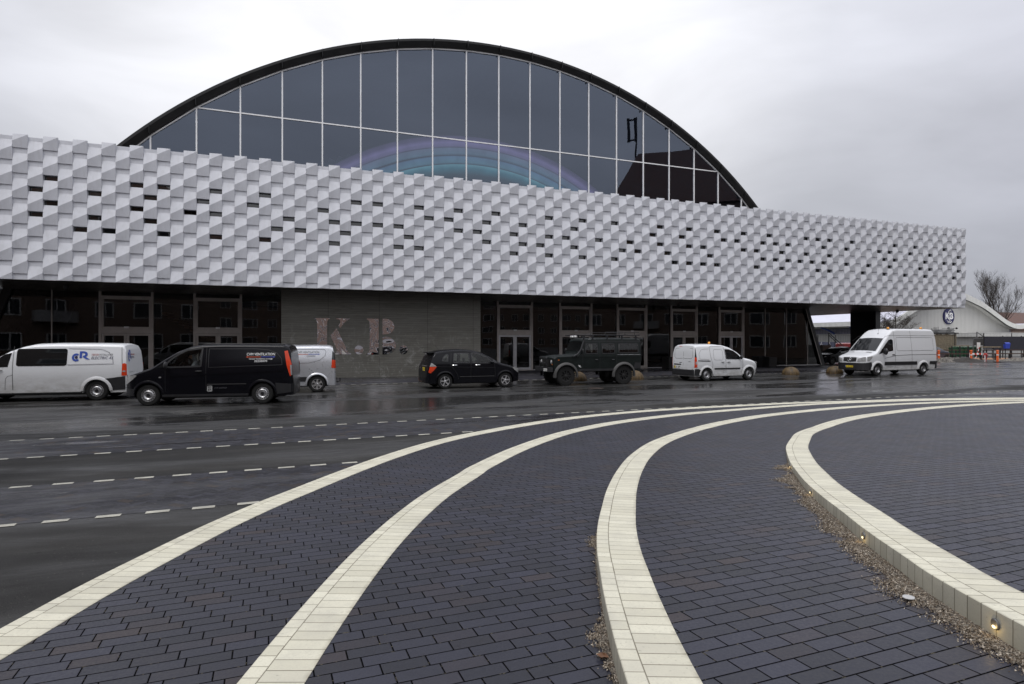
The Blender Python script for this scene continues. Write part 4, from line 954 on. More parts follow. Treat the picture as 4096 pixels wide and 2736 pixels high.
# --- driver: one continuous skinned figure, seated, looking down at papers
def skin_person(name, joints, edges, radii, mat, loc, rz, sub=1):
    me = bpy.data.meshes.new(name); me.from_pydata(joints, edges, []); me.materials.append(M[mat]); o = bpy.data.objects.new(name, me); C.objects.link(o)
    md = o.modifiers.new('skin', 'SKIN'); md.use_smooth_shade = True
    for i, r in enumerate(radii): me.skin_vertices[0].data[i].radius = (r, r) if not isinstance(r, tuple) else r
    me.skin_vertices[0].data[0].use_root = True
    sb = o.modifiers.new('sub', 'SUBSURF'); sb.levels = sb.render_levels = sub; o.location = loc; o.rotation_euler = (0, 0, rz); return o
J = [(0, 0, 0), (0, 0, .22), (-.02, 0, .42), (-.04, 0, .50), (-.09, 0, .57), (-.12, 0, .68), (-.12, 0, .76),            # pelvis..head
     (-.02, -.17, .44), (-.14, -.22, .22), (-.36, -.12, .19), (-.02, .17, .44), (-.14, .22, .22), (-.36, .12, .19),       # arms
     (-.10, -.10, -.02), (-.45, -.12, .04), (-.50, -.12, -.34), (-.62, -.12, -.38), (-.10, .10, -.02), (-.45, .12, .04), (-.50, .12, -.34), (-.62, .12, -.38)]
Ed = [(0, 1), (1, 2), (2, 3), (3, 4), (4, 5), (5, 6), (2, 7), (7, 8), (8, 9), (2, 10), (10, 11), (11, 12), (0, 13), (13, 14), (14, 15), (15, 16), (0, 17), (17, 18), (18, 19), (19, 20)]
Rd = [.15, .15, .13, .06, .065, .095, .075, .07, .052, .038, .07, .052, .038, .085, .06, .045, .04, .085, .06, .045, .04]
k_ = len(J)
for sg, base in ((-1, 9), (1, 12)):
    bx, by, bz = J[base]; palm = len(J); J.append((bx-.06, by-sg*.02, bz)); Ed.append((base, palm)); Rd.append(.026)
    for q in range(4):
        y0 = by-sg*.02+(q-1.5)*.019; a = len(J); J.append((bx-.10, y0, bz+.005)); J.append((bx-.135+.006*abs(q-1.5), y0-sg*.004, bz-.012)); Ed += [(palm, a), (a, a+1)]; Rd += [.0095, .0085]
    a = len(J); J.append((bx-.07, by-sg*.052, bz+.012)); J.append((bx-.10, by-sg*.060, bz+.012)); Ed += [(palm, a), (a, a+1)]; Rd += [.010, .009]
vr = v.root; sl = Matrix.Translation(vr.location) @ Matrix.Rotation(vr.rotation_euler[2], 4, 'Z')
ploc = sl @ Vector((2.04, -.42, .84))
P_ = skin_person('person', J, Ed, Rd, 'jacket', ploc, vr.rotation_euler[2]); tag(P_, 'driver in grey jacket and dark knitted cap bent over papers in the black van', 'person')
def blob(name, c, rx, ry, rz_, mat, parent, tilt=0, cut=None, n=14):
    m = MB(); rows = []
    for i in range(n+1):
        a = -pi/2+pi*i/n
        if cut is not None and sin(a) < cut: continue
        rows.append([(c[0]+(rx*cos(a)*cos(q))*cos(tilt)+rz_*sin(a)*sin(tilt), c[1]+ry*cos(a)*sin(q), c[2]+rz_*sin(a)*cos(tilt)-(rx*cos(a)*cos(q))*sin(tilt)) for q in [2*pi*j/18 for j in range(18)]])
    m.grid(rows, close=True); return m.build(name, mat, parent, True, 60)
blob('face', (-.15, 0, .665), .085, .072, .105, 'skin', P_, -.35); blob('cap', (-.125, 0, .71), .108, .098, .095, 'beanie', P_, -.35, cut=-.1)
m = MB(); m.grid([[(-.225, -.012, .665), (-.255, 0, .635), (-.225, .012, .665)], [(-.228, -.02, .625), (-.262, 0, .618), (-.228, .02, .625)], [(-.22, -.012, .612), (-.23, 0, .610), (-.22, .012, .612)]]); m.build('nose', 'skin', P_, True)
for sg in (-1, 1): blob('hand', (-.43, sg*.10, .19), .055, .036, .022, 'skin', P_, 0, n=8)
m = MB(); m.poly([(-.62, -.14, .16), (-.40, -.14, .19), (-.40, .14, .19), (-.62, .14, .16)]); m.poly([(-.62, -.14, .164), (-.62, .14, .164), (-.40, .14, .194), (-.40, -.14, .194)])
o_ = m.build('paper_sheets', 'ink_white'); o_.location = ploc; o_.rotation_euler = P_.rotation_euler; tag(o_, "white papers held in the driver's hands in the black van", 'papers')

# --- white van, far left
v = Car('delivery_van', 'white panel van with blue logo and dark side window, cut by the left edge', 'van', 5.0, .95, 1.89, [(a, b+.02 if a > 2 else b) for a, b in VTOP], (.80, 4.07), .325, 1.12, 'white_paint', tumble=.16, loc=(-13.88, 20.09), th=radians(16.5), front='left', near=1, nose=.62, rc=.12)
v.body(); v.wheel('steel', .205); v.windscreen(.98, 1.93)
v.fill('side_window', 'dark_glass', [(1.05, 1.14), (1.62, 1.15), (1.68, 1.70), (1.45, 1.60), (1.2, 1.40)] if False else [(1.15, 1.13), (1.60, 1.15), (1.68, 1.60), (1.5, 1.55), (1.30, 1.40)], .008)
v.fill('side_window', 'dark_glass', rr(1.82, 3.22, 1.17, 1.73, .06), .010); 
v.fill('door_window', 'dark_glass', [(.98, 1.13), (1.58, 1.15), (1.66, 1.68), (1.5, 1.60), (1.2, 1.38)], .012) if False else None
v.line('panel_seam', 'plastic_grey', [(1.73, .40), (1.73, 1.80)], .014); v.line('panel_seam', 'plastic_grey', [(1.73, .88), (1.60, .85), (1.54, .76), (1.52, .40)], .010)
v.line('panel_seam', 'silver_paint', [(3.24, 1.20), (4.56, 1.22), (4.53, 1.42), (4.42, 1.60), (4.20, 1.71), (3.24, 1.735)], .02, .012)
v.line('panel_seam', 'plastic_grey', [(4.78, 1.78), (4.82, 1.2)], .014)
v.fill('rear_cladding', 'plastic_dark', [(4.20, .66), (4.30, .72), (4.90, .80), (4.965, .84), (4.965, .36), (4.45, .33)], .012, nz=6)
v.archlip('white_paint', .10, .010, 0, 180, .03); v.fill('sill_trim', 'plastic_dark', [(1.2, .26), (3.66, .26), (3.66, .30), (1.2, .30)], .008)
v.handle(1.36, 1.03); v.mirror(1.12, 1.18, .2, .24)
v.fill('tail_light', 'lamp_red', [(4.80, .82), (4.955, .82), (4.945, 1.20), (4.90, 1.24), (4.82, 1.22)], .013, nx=5); v.fill('reversing_lamp', 'lamp_clear', [(4.83, .94), (4.955, .94), (4.952, .99), (4.84, .99)], .016, nx=3)
for nm_ in (0,):
    m = MB(); c0 = (3.47, 1.44)
    def logo(fn, cx, cz, k=1.0, blue=True):
        a = MB(); pts_o = [(cx+.155*k*cos(radians(q)), cz+.17*k*sin(radians(q))) for q in range(50, 316, 12)]; pts_i = [(cx+.075*k*cos(radians(q)), cz+.085*k*sin(radians(q))) for q in range(50, 316, 12)]
        a.grid([[fn(*p), fn(*q)] for p, q in zip(pts_o, pts_i)])
        rx = cx+.12*k
        a.poly([fn(rx, cz-.03*k), fn(rx+.09*k, cz-.03*k), fn(rx+.09*k, cz+.26*k), fn(rx, cz+.26*k)])
        po = [(rx+.13*k+.17*k*cos(radians(q)), cz+.13*k+.13*k*sin(radians(q))) for q in range(-90, 91, 15)]; pi_ = [(rx+.13*k+.08*k*cos(radians(q)), cz+.13*k+.055*k*sin(radians(q))) for q in range(-90, 91, 15)]
        a.grid([[fn(*p), fn(*q)] for p, q in zip(po, pi_)]); a.poly([fn(rx+.09*k, cz+.185*k), fn(rx+.13*k, cz+.185*k), fn(rx+.13*k, cz+.26*k), fn(rx+.09*k, cz+.26*k)])
        a.poly([fn(rx+.12*k, cz+.04*k), fn(rx+.20*k, cz+.0*k), fn(rx+.40*k, cz-.10*k), fn(rx+.28*k, cz-.10*k)]) if False else a.poly([fn(rx+.10*k, cz+.03*k), fn(rx+.21*k, cz+.03*k), fn(rx+.40*k, cz-.09*k), fn(rx+.27*k, cz-.09*k)]); return a
    logo(lambda a, b: v.sp(a, b, .012, -1), 3.475, 1.44, .78).build('logo', 'ink_blue', v.root)
    b_ = MB(); b_.lathe([(0, 0), (.045, 0)], 16, lambda p: v.sp(3.48+p[0], 1.44+p[1]*1.1, .014, -1)); b_.build('logo', 'ink_navy', v.root)
    v.text('TEKNIK', 4.01, 1.525, .085, 'ink_red', shear=.25, fit=.22); v.text('INSTALLATØR', 4.33, 1.525, .085, 'ink_grey', shear=.25, fit=.40); v.text('ELECTRIC AS', 4.22, 1.415, .13, 'ink_navy', shear=.25, fit=.64)
# rear door marks
rf = lambda a, b: v.rear(a, b, .014)
logo(lambda a, b: v.rear(-.62+(a-3.47)*.55, b, .014), 3.47, 1.44, .95).build('logo', 'ink_blue', v.root)
m = MB(); add_text(m, 'ELECTRIC AS', .10, lambda a, b: v.rear(-.24+a*.6, 1.42+b, .014), bold=0); m.build('lettering', 'ink_navy', v.root)
m = MB(); add_text(m, 'TEKNIKINSTALLATØR', .07, lambda a, b: v.rear(-.24+a*.6, 1.52+b, .014), bold=.002); m.build('lettering', 'ink_red', v.root)
m = MB(); add_text(m, 'www.celectric.dk', .06, lambda a, b: v.rear(-.50+a*.8, .93+b, .014)); m.build('lettering', 'ink_black', v.root)
v.rpatch('high_brake_light', 'lamp_red', -.45, -.15, 1.755, 1.785, .012)

# --- silver small van behind the black one
STOP = [(0, .5), (.04, .70), (.12, .84), (.45, .97), (.95, 1.10), (1.05, 1.15), (1.7, 1.62), (2.0, 1.74), (2.5, 1.80), (3.6, 1.815), (4.12, 1.80), (4.24, 1.74), (4.30, 1.5), (4.33, 1.0), (4.37, .5)]
v = Car('small_delivery_van', 'small silver van with red tail lights, mostly hidden behind the black van', 'van', 4.37, .875, 1.815, STOP, (.84, 3.65), .315, 1.15, 'silver_paint', tumble=.13, loc=(-7.60, 23.4), th=radians(17), front='left', near=1, rc=.14)
v.body(); v.wheel('cap6', .205); v.windscreen(1.05, 1.9)
v.fill('side_window', 'dark_glass', [(1.35, 1.12), (2.1, 1.15), (2.1, 1.62), (1.85, 1.58), (1.5, 1.36)], .008)
v.line('panel_seam', 'plastic_grey', [(2.30, 1.10), (3.35, 1.14), (3.75, 1.24), (3.95, 1.42), (3.98, 1.58), (3.92, 1.66), (2.30, 1.66)], .012, closed=False); v.line('panel_seam', 'plastic_grey', [(2.25, .4), (2.25, 1.7)], .012)
v.fill('side_cladding', 'plastic_dark', [(1.3, .42), (3.22, .42), (3.28, .60), (1.3, .60)], .012); v.archlip('silver_paint', .07, .010, 0, 180, .03)
v.fill('tail_light', 'lamp_red', [(4.18, .95), (4.345, .92), (4.335, 1.24), (4.20, 1.26)], .012, nx=5); v.fill('rear_pillar', 'dark_glass', [(4.20, 1.26), (4.33, 1.24), (4.31, 1.50), (4.22, 1.60)], .012, nx=5)
v.rpatch('bumper_step', 'plastic_dark', -.7, .7, .42, .50, .03)
v.text('CVM VENTILATION', 3.32, 1.55, .11, 'ink_black', fit=.82); v.text('22230070', 3.42, 1.40, .08, 'ink_black', bold=0)
v.fill('red_arrow', 'arrow_red', [(2.90, 1.475), (2.95, 1.50), (2.95, 1.485), (3.32, 1.485), (3.32, 1.465), (2.95, 1.465), (2.95, 1.45)], .013, sides=(-1,), nx=14, nz=2); v.fill('blue_arrow', 'arrow_blue', [(3.32, 1.485), (3.70, 1.485), (3.70, 1.50), (3.75, 1.475), (3.70, 1.45), (3.70, 1.465), (3.32, 1.465)], .013, sides=(-1,), nx=14, nz=2)
m = MB(); m.tube([(4.2, -.1, .36), (4.45, -.1, .34), (4.52, -.1, .38), (4.52, -.1, .47)], .022, 7); m.lathe([(0, .055), (.028, .04), (.033, .02), (.02, 0)], 10, lambda p: (p[0]+4.52, p[1]-.1, p[2]+.46)); m.build('tow_ball', 'plastic_dark', v.root, True)

# --- black people carrier
MTOP = [(0, .45), (.03, .62), (.10, .72), (.28, .82), (.55, .92), (.85, 1.00), (1.13, 1.08), (1.5, 1.30), (1.93, 1.50), (2.25, 1.58), (2.75, 1.625), (3.3, 1.60), (3.72, 1.55), (3.92, 1.50), (4.02, 1.36), (4.12, 1.12), (4.20, .98), (4.25, .80), (4.30, .42)]
v = Car('estate_car', 'black people carrier with five spoke alloys, parked before the concrete wall', 'car', 4.30, .905, 1.625, MTOP, (.84, 3.53), .315, 1.02, 'black_paint', tumble=.20, bot=.24, loc=(-2.80, 24.96), th=radians(22.4), front='right', near=1, nose=.70, tail=.22, rc=.10)
wins = [[(3.18, 1.10), (2.47, 1.07), (2.47, 1.475), (3.12, 1.47)], [(2.36, 1.07), (1.46, 1.05), (1.50, 1.16), (1.72, 1.32), (1.98, 1.44), (2.2, 1.48), (2.36, 1.485)], [(3.66, 1.17), (3.42, 1.14), (3.38, 1.42), (3.46, 1.43), (3.60, 1.31)]]
v.cuts = [shrink(w, .02) for w in wins]; v.body()
for w in wins: v.fill('side_window', 'car_glass', w, .010); ring_strip(v, 'window_seal', 'ink_black', w, .035, .013)
v.fill('quarter_window', 'dark_glass', [(1.42, 1.06), (1.22, 1.06), (1.42, 1.22)], .008)
v.windscreen(1.16, 1.92); v.wheel('alloy5', .205); v.archlip('black_paint', .06, .01, 0, 180, .02)
for q in (3.28, 2.41): v.line('panel_seam', 'ink_black', [(q, 1.5), (q, .40)] if q < 3 else [(3.24, 1.5), (3.30, 1.0), (3.0, .6), (2.95, .4)], .014)
v.line('panel_seam', 'ink_black', [(1.35, 1.02), (1.30, .45)], .014); v.line('body_crease', 'plastic_grey', [(2.9, .50), (1.35, .50)], .02, .012); v.line('body_crease', 'ink_black', [(3.9, .93), (1.3, .86)], .014, .010)
for q in (3.12, 2.10): v.handle(q, .985, 'chrome', .21, .03)
v.mirror(1.52, 1.05, .19, .13, 'black_paint', .14)
v.fill('tail_light', 'lamp_red', [(3.90, .93), (4.19, .93), (4.235, .70), (4.16, .66), (4.02, .78)], .012, nx=8); v.fill('reversing_lamp', 'lamp_clear', [(3.90, .94), (4.06, 1.06), (4.13, 1.075), (4.20, .94)], .013, nx=6)
v.fill('headlight', 'lamp_clear', [(.13, .69), (.10, .60), (.20, .62), (.40, .74), (.52, .86), (.42, .86), (.22, .80)], .012)
v.rpatch('rear_window', 'dark_glass', -.68, .68, 1.10, 1.46, .006, ny=12); v.rpatch('chrome_strip', 'chrome', -.3, .55, .94, .975, .02); v.plate('rear', 0.18, .82, 'BD 15 626', True, .36, .14)
m = MB(); rows = []
for i in range(9): y = -.62+1.24*i/8; z = 1.50+.03*(1-(y/.62)**2); rows.append([(3.82, y, z+.015), (4.12, y, z-.012), (4.13, y, z-.028), (3.85, y, z-.035)])
m.grid(rows); m.build('roof_spoiler', 'black_paint', v.root, True)
m = MB(); m.tube([(3.55, .0, 1.60), (3.72, .0, 1.80)], .006, 5); m.build('aerial', 'plastic_dark', v.root)
m = MB(); m.tube([(4.15, 0, .30), (4.36, 0, .28), (4.43, 0, .34), (4.43, 0, .46)], .022, 7); m.build('tow_bar', 'rust', v.root)
for x_, y_ in ((2.2, .4), (2.2, -.4), (3.0, .42), (3.0, 0), (3.0, -.42)): seat(v, x_, y_, .34, True, .60)
m = MB(); m.box(1.2, 1.62, -.7, .7, .6, .98); m.build('dashboard', 'plastic_dark', v.root)

# --- off-roader
DTOP = [(0, 1.08), (.02, 1.22), (.12, 1.28), (.5, 1.325), (1.15, 1.36), (1.26, 1.38), (1.30, 1.43), (1.47, 2.0), (1.53, 2.075), (1.65, 2.10), (3.0, 2.12), (4.25, 2.11), (4.36, 2.05), (4.38, 1.3), (4.40, .72)]
v = Car('off_road_vehicle', 'dark green off-roader on big mud tyres with a roof rack and snorkel', 'jeep', 4.40, .90, 2.13, DTOP, (.62, 3.49), .435, 1.28, 'green_paint', tumble=.10, bot=.66, loc=(2.40, 26.94), th=radians(17.2), front='left', near=0, nose=.10, tail=.06, rc=.06, archr=.50, pn=6, waist=.0)
wins = [rr(1.56, 2.16, 1.43, 1.87, .04), rr(2.38, 3.02, 1.43, 1.87, .04), rr(3.22, 4.22, 1.45, 1.87, .05)]
v.cuts = [shrink(w, .02) for w in wins]; v.body()
for w in wins: v.fill('side_window', 'car_glass', w, .010); ring_strip(v, 'window_seal', 'ink_black', w, .04, .013)
m = MB(); m.box(2.80, 2.84, -.86, -.84, 1.44, 1.86); m.box(3.71, 3.75, -.86, -.84, 1.46, 1.86); m.build('window_divider', 'ink_black', v.root)
v.windscreen(1.325, 1.455, inset=.08); v.wheel('mud', .25, .29); v.archlip('plastic_grey', .11, .012, -8, 188, .07)
for q in (1.42, 2.27, 3.11): v.line('panel_seam', 'ink_black', [(q, .74), (q, 1.95)], .018)
v.line('body_crease', 'green_paint', [(.15, 1.265), (4.34, 1.265)], .03, .018); v.line('gutter', 'ink_black', [(1.50, 1.965), (4.34, 1.965)], .022, .014); v.line('body_crease', 'silver_paint', [(3.15, 1.37), (4.34, 1.37)], .012, .01)
v.fill('sill_guard', 'plastic_dark', [(1.2, .64), (2.95, .64), (2.95, .74), (1.2, .74)], .03); v.handle(2.1, 1.14, 'ink_black', .14, .05); v.handle(2.93, 1.14, 'ink_black', .14, .05)
v.fill('checker_plate', 'plastic_dark', [(3.98, .72), (4.38, .72), (4.38, 1.0), (4.05, 1.0)], .01)
v.line('badge', 'ink_white', [(1.20, .90), (1.30, .88), (1.24, .84), (1.34, .82)], .02, .01, (-1,)); v.fill('side_lamp', 'lamp_orange', rr(.22, .29, 1.13, 1.16, .01), .012, nx=3)
m = MB(); m.box(-.22, -.02, -.90, .90, .62, .82); m.build('front_bumper', 'plastic_dark', v.root)
m = MB()
for y in (-.42, .42): m.tube([(-.14, y, .8), (-.16, y, 1.05), (-.16, y, 1.22), (-.10, y*.9, 1.27)], .032, 8)
m.tube([(-.16, -.42, 1.24), (-.16, .42, 1.24)], .032, 8); m.tube([(-.16, -.42, 1.0), (-.16, .42, 1.0)], .024, 8); m.build('bull_bar', 'plastic_dark', v.root, True)
v.fpatch('grille', 'ink_black', -.45, .45, .86, 1.18, .012); 
g_ = MB(); [g_.box(-.03, -.018, -.44, .44, .88+.055*k, .90+.055*k) for k in range(6)]; g_.build('grille_bars', 'plastic_grey', v.root)
for sg in (-1, 1):
    h = MB(); h.lathe([(.0, .03), (.05, .025), (.085, .0), (.10, -.01)], 18, lambda p: (-.01-p[2], sg*.64+p[0], 1.05+p[1])); h.build('headlight', 'lamp_clear', v.root, True)
    h = MB(); h.lathe([(.0, .02), (.03, .0)], 12, lambda p: (-.01-p[2], sg*.78+p[0], .94+p[1])); h.build('indicator', 'lamp_orange', v.root)
v.mirror(1.40, 1.50, .14, .24, 'ink_black', .07)
m = MB(); x_ = -.235; m.box(x_, x_+.01, -.70, -.26, .64, .76); pl = m.build('licence_plate', 'plate_white', v.root); t_ = MB(); add_text(t_, 'BR 70 003', .095, lambda a, b: (x_-.003, -.48-a*-1.0 if False else -.48+a*-1.0, .70+b), bold=0); t_.build('plate_number', 'ink_black', pl)
m = MB(); m.tube([(.95, -.93, 1.30), (1.15, -.95, 1.40), (1.32, -.95, 1.62), (1.46, -.93, 2.02), (1.46, -.93, 2.16)], .042, 8); m.box(1.33, 1.50, -.98, -.88, 2.12, 2.22) ; m.build('snorkel', 'ink_black', v.root, True)
m = MB(); zR = 2.27
for y in (-.78, .78): m.tube([(1.25, y, zR), (4.35, y, zR)], .022, 6); m.tube([(2.55, y, zR+.02), (2.62, y, zR+.13), (4.33, y, zR+.12)], .014, 6)
for i in range(9): x = 1.3+3.0*i/8; m.tube([(x, -.78, zR), (x, .78, zR)], .014, 6)
for x in (3.15, 3.6, 4.1): [m.tube([(x, y, zR), (x, y, zR+.125)], .013, 5) for y in (-.78, .78)]
for x in (1.95, 2.68, 3.42, 4.14):
    for y in (-.80, .80): m.box(x-.035, x+.035, y-.03 if y < 0 else y-.0, y+.0 if y < 0 else y+.03, 1.97, zR)
m.build('roof_rack', 'ink_black', v.root)
for q in range(4):
    h = MB(); h.lathe([(0, .05), (.05, .045), (.072, 0), (.05, -.06)], 14, lambda p: (1.22-p[2], -.55+.17*q+p[0], 2.18+p[1])); h.build('spot_lamp', 'lamp_clear', v.root, True)
m = MB(); 
for i in range(10): x = 1.75+.26*i; m.box(x, x+.13, -.80, -.50, 2.055, 2.062, T=lambda p: (p[0], p[1], p[2]+(p[1]+.8)*.12+.02))
m.build('chequered_stripe', 'ink_white', v.root)
m = MB(); m.box(4.42, 4.66, -.36, .38, .95, 1.65); 
w_ = copy_tree(v.wheelobjs[0][2], v.root); w_.location = (4.52, .05, 1.25); w_.rotation_euler = (0, 0, pi/2); w_.name = 'spare_wheel'
m = MB(); m.box(4.38, 4.60, -.55, .55, .62, .70); m.tube([(4.5, -.1, .66), (4.62, -.1, .60), (4.64, -.1, .72)], .03, 6); m.tube([(4.42, -.72, .75), (4.46, -.76, 1.3), (4.42, -.76, 1.96), (4.30, -.76, 2.03)], .018, 6); m.build('tow_step', 'ink_black', v.root)
for x_ in (1.95, 2.75, 3.75): [seat(v, x_, y_, .85, True, .55) for y_ in (-.42, .42)]

# --- small white van
KTOP = [(0, .45), (.03, .68), (.10, .82), (.40, .97), (.75, 1.06), (1.15, 1.15), (1.25, 1.20), (1.6, 1.45), (2.0, 1.665), (2.4, 1.775), (2.9, 1.82), (3.8, 1.82), (4.12, 1.80), (4.22, 1.74), (4.27, 1.5), (4.30, 1.0), (4.34, .40)]
v = Car('small_delivery_van', 'small white van with orange roof beacon, seen from its back doors before the glass doors', 'van', 4.34, .90, 1.82, KTOP, (.87, 3.57), .318, 1.10, 'white_paint', tumble=.14, bot=.25, loc=(9.63, 29.83), th=radians(22.4), front='right', near=1, tail=.10, rc=.15, nose=.75)
v.body(); v.wheel('steel', .20); v.windscreen(1.26, 2.1)
dwp = [(2.36, 1.10), (1.50, 1.08), (1.44, 1.16), (1.60, 1.32), (1.86, 1.49), (2.15, 1.57), (2.40, 1.58)]
v.fill('side_window', 'dark_glass', dwp, .008); ring_strip(v, 'window_seal', 'ink_black', dwp, .025, .009)
v.line('panel_seam', 'plastic_grey', [(2.48, 1.74), (2.40, 1.2), (2.36, .38)], .014); v.line('panel_seam', 'plastic_grey', [(3.28, .38), (3.2, .8), (3.33, 1.2), (3.36, 1.68), (3.25, 1.74), (2.50, 1.73)], .013); v.line('panel_seam', 'plastic_grey', [(1.32, 1.12), (1.28, .8), (1.36, .42)], .012)
v.line('panel_seam', 'plastic_grey', rr(2.56, 3.14, 1.05, 1.58, .10), .010, closed=True); v.line('panel_seam', 'plastic_grey', [(3.42, 1.08), (4.0, 1.10), (4.04, 1.35), (3.9, 1.55), (3.7, 1.60), (3.42, 1.60)], .010)
v.fill('door_track', 'plastic_dark', [(3.36, .98), (4.12, 1.00), (4.12, 1.045), (3.36, 1.025)], .012); v.fill('side_moulding', 'plastic_dark', rr(1.45, 3.10, .58, .65, .02), .016)
v.handle(2.58, .94, 'ink_black', .19, .03); v.handle(2.20, .94, 'ink_black', .19, .03); v.mirror(1.52, 1.14, .16, .22, 'ink_black')
v.archlip('white_paint', .10, .01, 0, 180, .03)
v.fill('rear_bumper', 'plastic_dark', [(3.92, .55), (4.10, .62), (4.33, .62), (4.33, .28), (4.0, .27)], .016); v.rpatch('rear_bumper', 'plastic_dark', -.86, .86, .28, .58, .025); v.fill('front_bumper', 'plastic_dark', [(.02, .28), (.42, .27), (.36, .55), (.20, .66), (.05, .66)], .014)
v.fill('tail_light', 'lamp_red', [(4.16, .70), (4.31, .68), (4.30, 1.20), (4.20, 1.18)], .014, nx=5); v.fill('reversing_lamp', 'lamp_clear', [(4.20, .84), (4.31, .84), (4.31, .98), (4.20, .98)], .017, nx=3); v.fill('rear_pillar', 'dark_glass', [(4.20, 1.18), (4.30, 1.20), (4.26, 1.55), (4.22, 1.72)], .014, nx=5)
v.fill('headlight', 'lamp_clear', [(.14, .78), (.20, .72), (.36, .86), (.48, .96), (.36, .945), (.2, .88)], .012)
m = MB(); sg = 1
def rl(pts, w=.014):
    for a, b in zip(pts[:-1], pts[1:]):
        a, b = Vector(a), Vector(b); d = (b-a).normalized(); q = Vector((-d.y, d.x))*w/2; n_ = max(1, int((b-a).length/.1)); m.grid([[v.rear(p.x, p.y, .008) for p in (a.lerp(b, i/n_)+q, a.lerp(b, i/n_)-q)] for i in range(n_+1)])
rl([(.0, .60), (.0, 1.74)], .016)
for s_ in (-1, 1): rl([(s_*.06, 1.12), (s_*.60, 1.12), (s_*.70, 1.20), (s_*.68, 1.62), (s_*.06, 1.66)])
m.build('panel_seam', 'plastic_grey', v.root)
v.rpatch('high_brake_light', 'lamp_red', -.40, -.18, 1.72, 1.75, .010); v.rpatch('door_handle', 'ink_black', -.28, -.10, .90, .93, .02); v.rpatch('plate_lamp', 'ink_black', -.72, -.14, .80, .85, .02); v.plate('rear', -.45, .69, 'BT 97 039', False, .46, .12, both=True)
m = MB(); add_text(m, 'citan', .045, lambda a, b: v.rear(-.70+a, .97+b, .01)); add_text(m, '109 CDI', .045, lambda a, b: v.rear(.48+a, .97+b, .01), bold=.002); m.build('lettering', 'ink_black', v.root)
m = MB(); rows = []
v.line('load_sticker', 'plastic_grey', rr(2.44, 2.54, .42, .54, .01), .007, .012, (1,), closed=True)
def beacon(car, x, y, z, r=.065, h=.13):
    m = MB(); m.lathe([(r*1.05, 0), (r*1.05, .03), (r*.9, .032)], 16, lambda p: (p[0]+x, p[1]+y, p[2]+z)); b = m.build('beacon_base', 'ink_black', car.root)
    m = MB(); m.lathe([(r*.92, .03), (r*.92, h*.8), (r*.7, h), (0, h*1.04)], 16, lambda p: (p[0]+x, p[1]+y, p[2]+z)); m.build('beacon_lens', 'beacon_orange', b, True)
beacon(v, 2.55, -.15, 1.83)

# --- tall white van
T_ = [(0, .45), (.03, .90), (.07, 1.06), (.18, 1.13), (.50, 1.22), (.86, 1.33), (.96, 1.38), (1.35, 1.80), (1.68, 2.14), (1.76, 2.20), (2.10, 2.52), (2.35, 2.66), (2.65, 2.715), (3.5, 2.72), (5.4, 2.72), (5.60, 2.70), (5.70, 2.60), (5.76, 2.2), (5.82, 1.0), (5.84, .5)]
v = Car('delivery_van', 'tall white high roof van with two orange beacons, seen from its front corner at right', 'van', 5.84, .985, 2.73, T_, (.99, 4.66), .345, 1.28, 'white_paint', tumble=.17, bot=.32, loc=(21.05, 34.67), th=radians(21.5), front='left', near=0, nose=.60, tail=.12, rc=.14, sx=1.06, pn=3.4)
v.body(); v.wheel('steel', .20)
v.windscreen(1.0, 1.70, inset=.14)
dwp = [(1.16, 1.30), (2.20, 1.44), (2.24, 2.05), (2.12, 2.12), (1.92, 2.08), (1.62, 1.82), (1.30, 1.50)]
v.fill('side_window', 'dark_glass', dwp, .010); v.fill('quarter_panel', 'ink_black', [(1.06, 1.24), (1.36, 1.32), (1.34, 1.56)], .010)
for q in (2.36, 3.70): v.line('panel_seam', 'plastic_grey', [(q, .40), (q, 2.62)], .016)
v.line('panel_seam', 'plastic_grey', rr(2.50, 5.50, 1.44, 2.22, .08), .014, closed=True); v.line('panel_seam', 'plastic_grey', [(2.0, 2.33), (5.72, 2.33)], .014); v.line('panel_seam', 'plastic_grey', [(1.3, 2.0), (1.7, 2.28), (2.0, 2.33)], .014); v.line('body_crease', 'plastic_grey', [(1.5, 1.00), (2.4, 1.16), (3.6, 1.20), (5.75, 1.20)], .02, .008)
v.fill('side_moulding', 'plastic_dark', [(1.52, .60), (4.12, .60), (4.12, .80), (1.52, .80)], .018); v.fill('side_moulding', 'plastic_dark', [(5.16, .62), (5.80, .60), (5.80, .80), (5.16, .80)], .018); v.fill('rear_bumper', 'plastic_dark', [(5.62, .36), (5.82, .36), (5.82, .82), (5.62, .80)], .022)
v.archlip('white_paint', .12, .01, 0, 180, .05); v.handle(2.22, 1.22, 'ink_black', .2, .04)
v.mirror(1.42, 1.36, .26, .40, 'ink_black', .15)
bf = lambda y: .70-.02*abs(y)
v.fpatch('front_bumper', 'plastic_dark', -.97, .97, .34, .74, .028, ny=28); v.fill('front_bumper', 'plastic_dark', [(.10, .34), (.52, .34), (.56, .58), (.50, .80), (.10, .74)], .02)
v.fpatch('grille', 'ink_black', -.42, .42, .82, 1.06, .022, zb=lambda y: .80+.10*abs(y)); 
m = MB()
for z_ in (.86, .92, .98): m.grid([[v.front(y, z_, .032), v.front(y, z_+.02, .032)] for y in [-.40+.8*i/8 for i in range(9)]])
m.build('grille_bars', 'plastic_grey', v.root)
xe = v.front(0, .93, .04)[0]; m = MB(); m.tube([(xe, .115*cos(a), .95+.115*sin(a)) for a in [2*pi*k/20 for k in range(21)]], .012, 6, caps=False)
for k in range(3): a = pi/2+2*pi*k/3; m.tube([(xe, 0, .95), (xe, .112*cos(a), .95+.112*sin(a))], [.02, .006], 5)
m.build('badge', 'chrome', v.root, True)
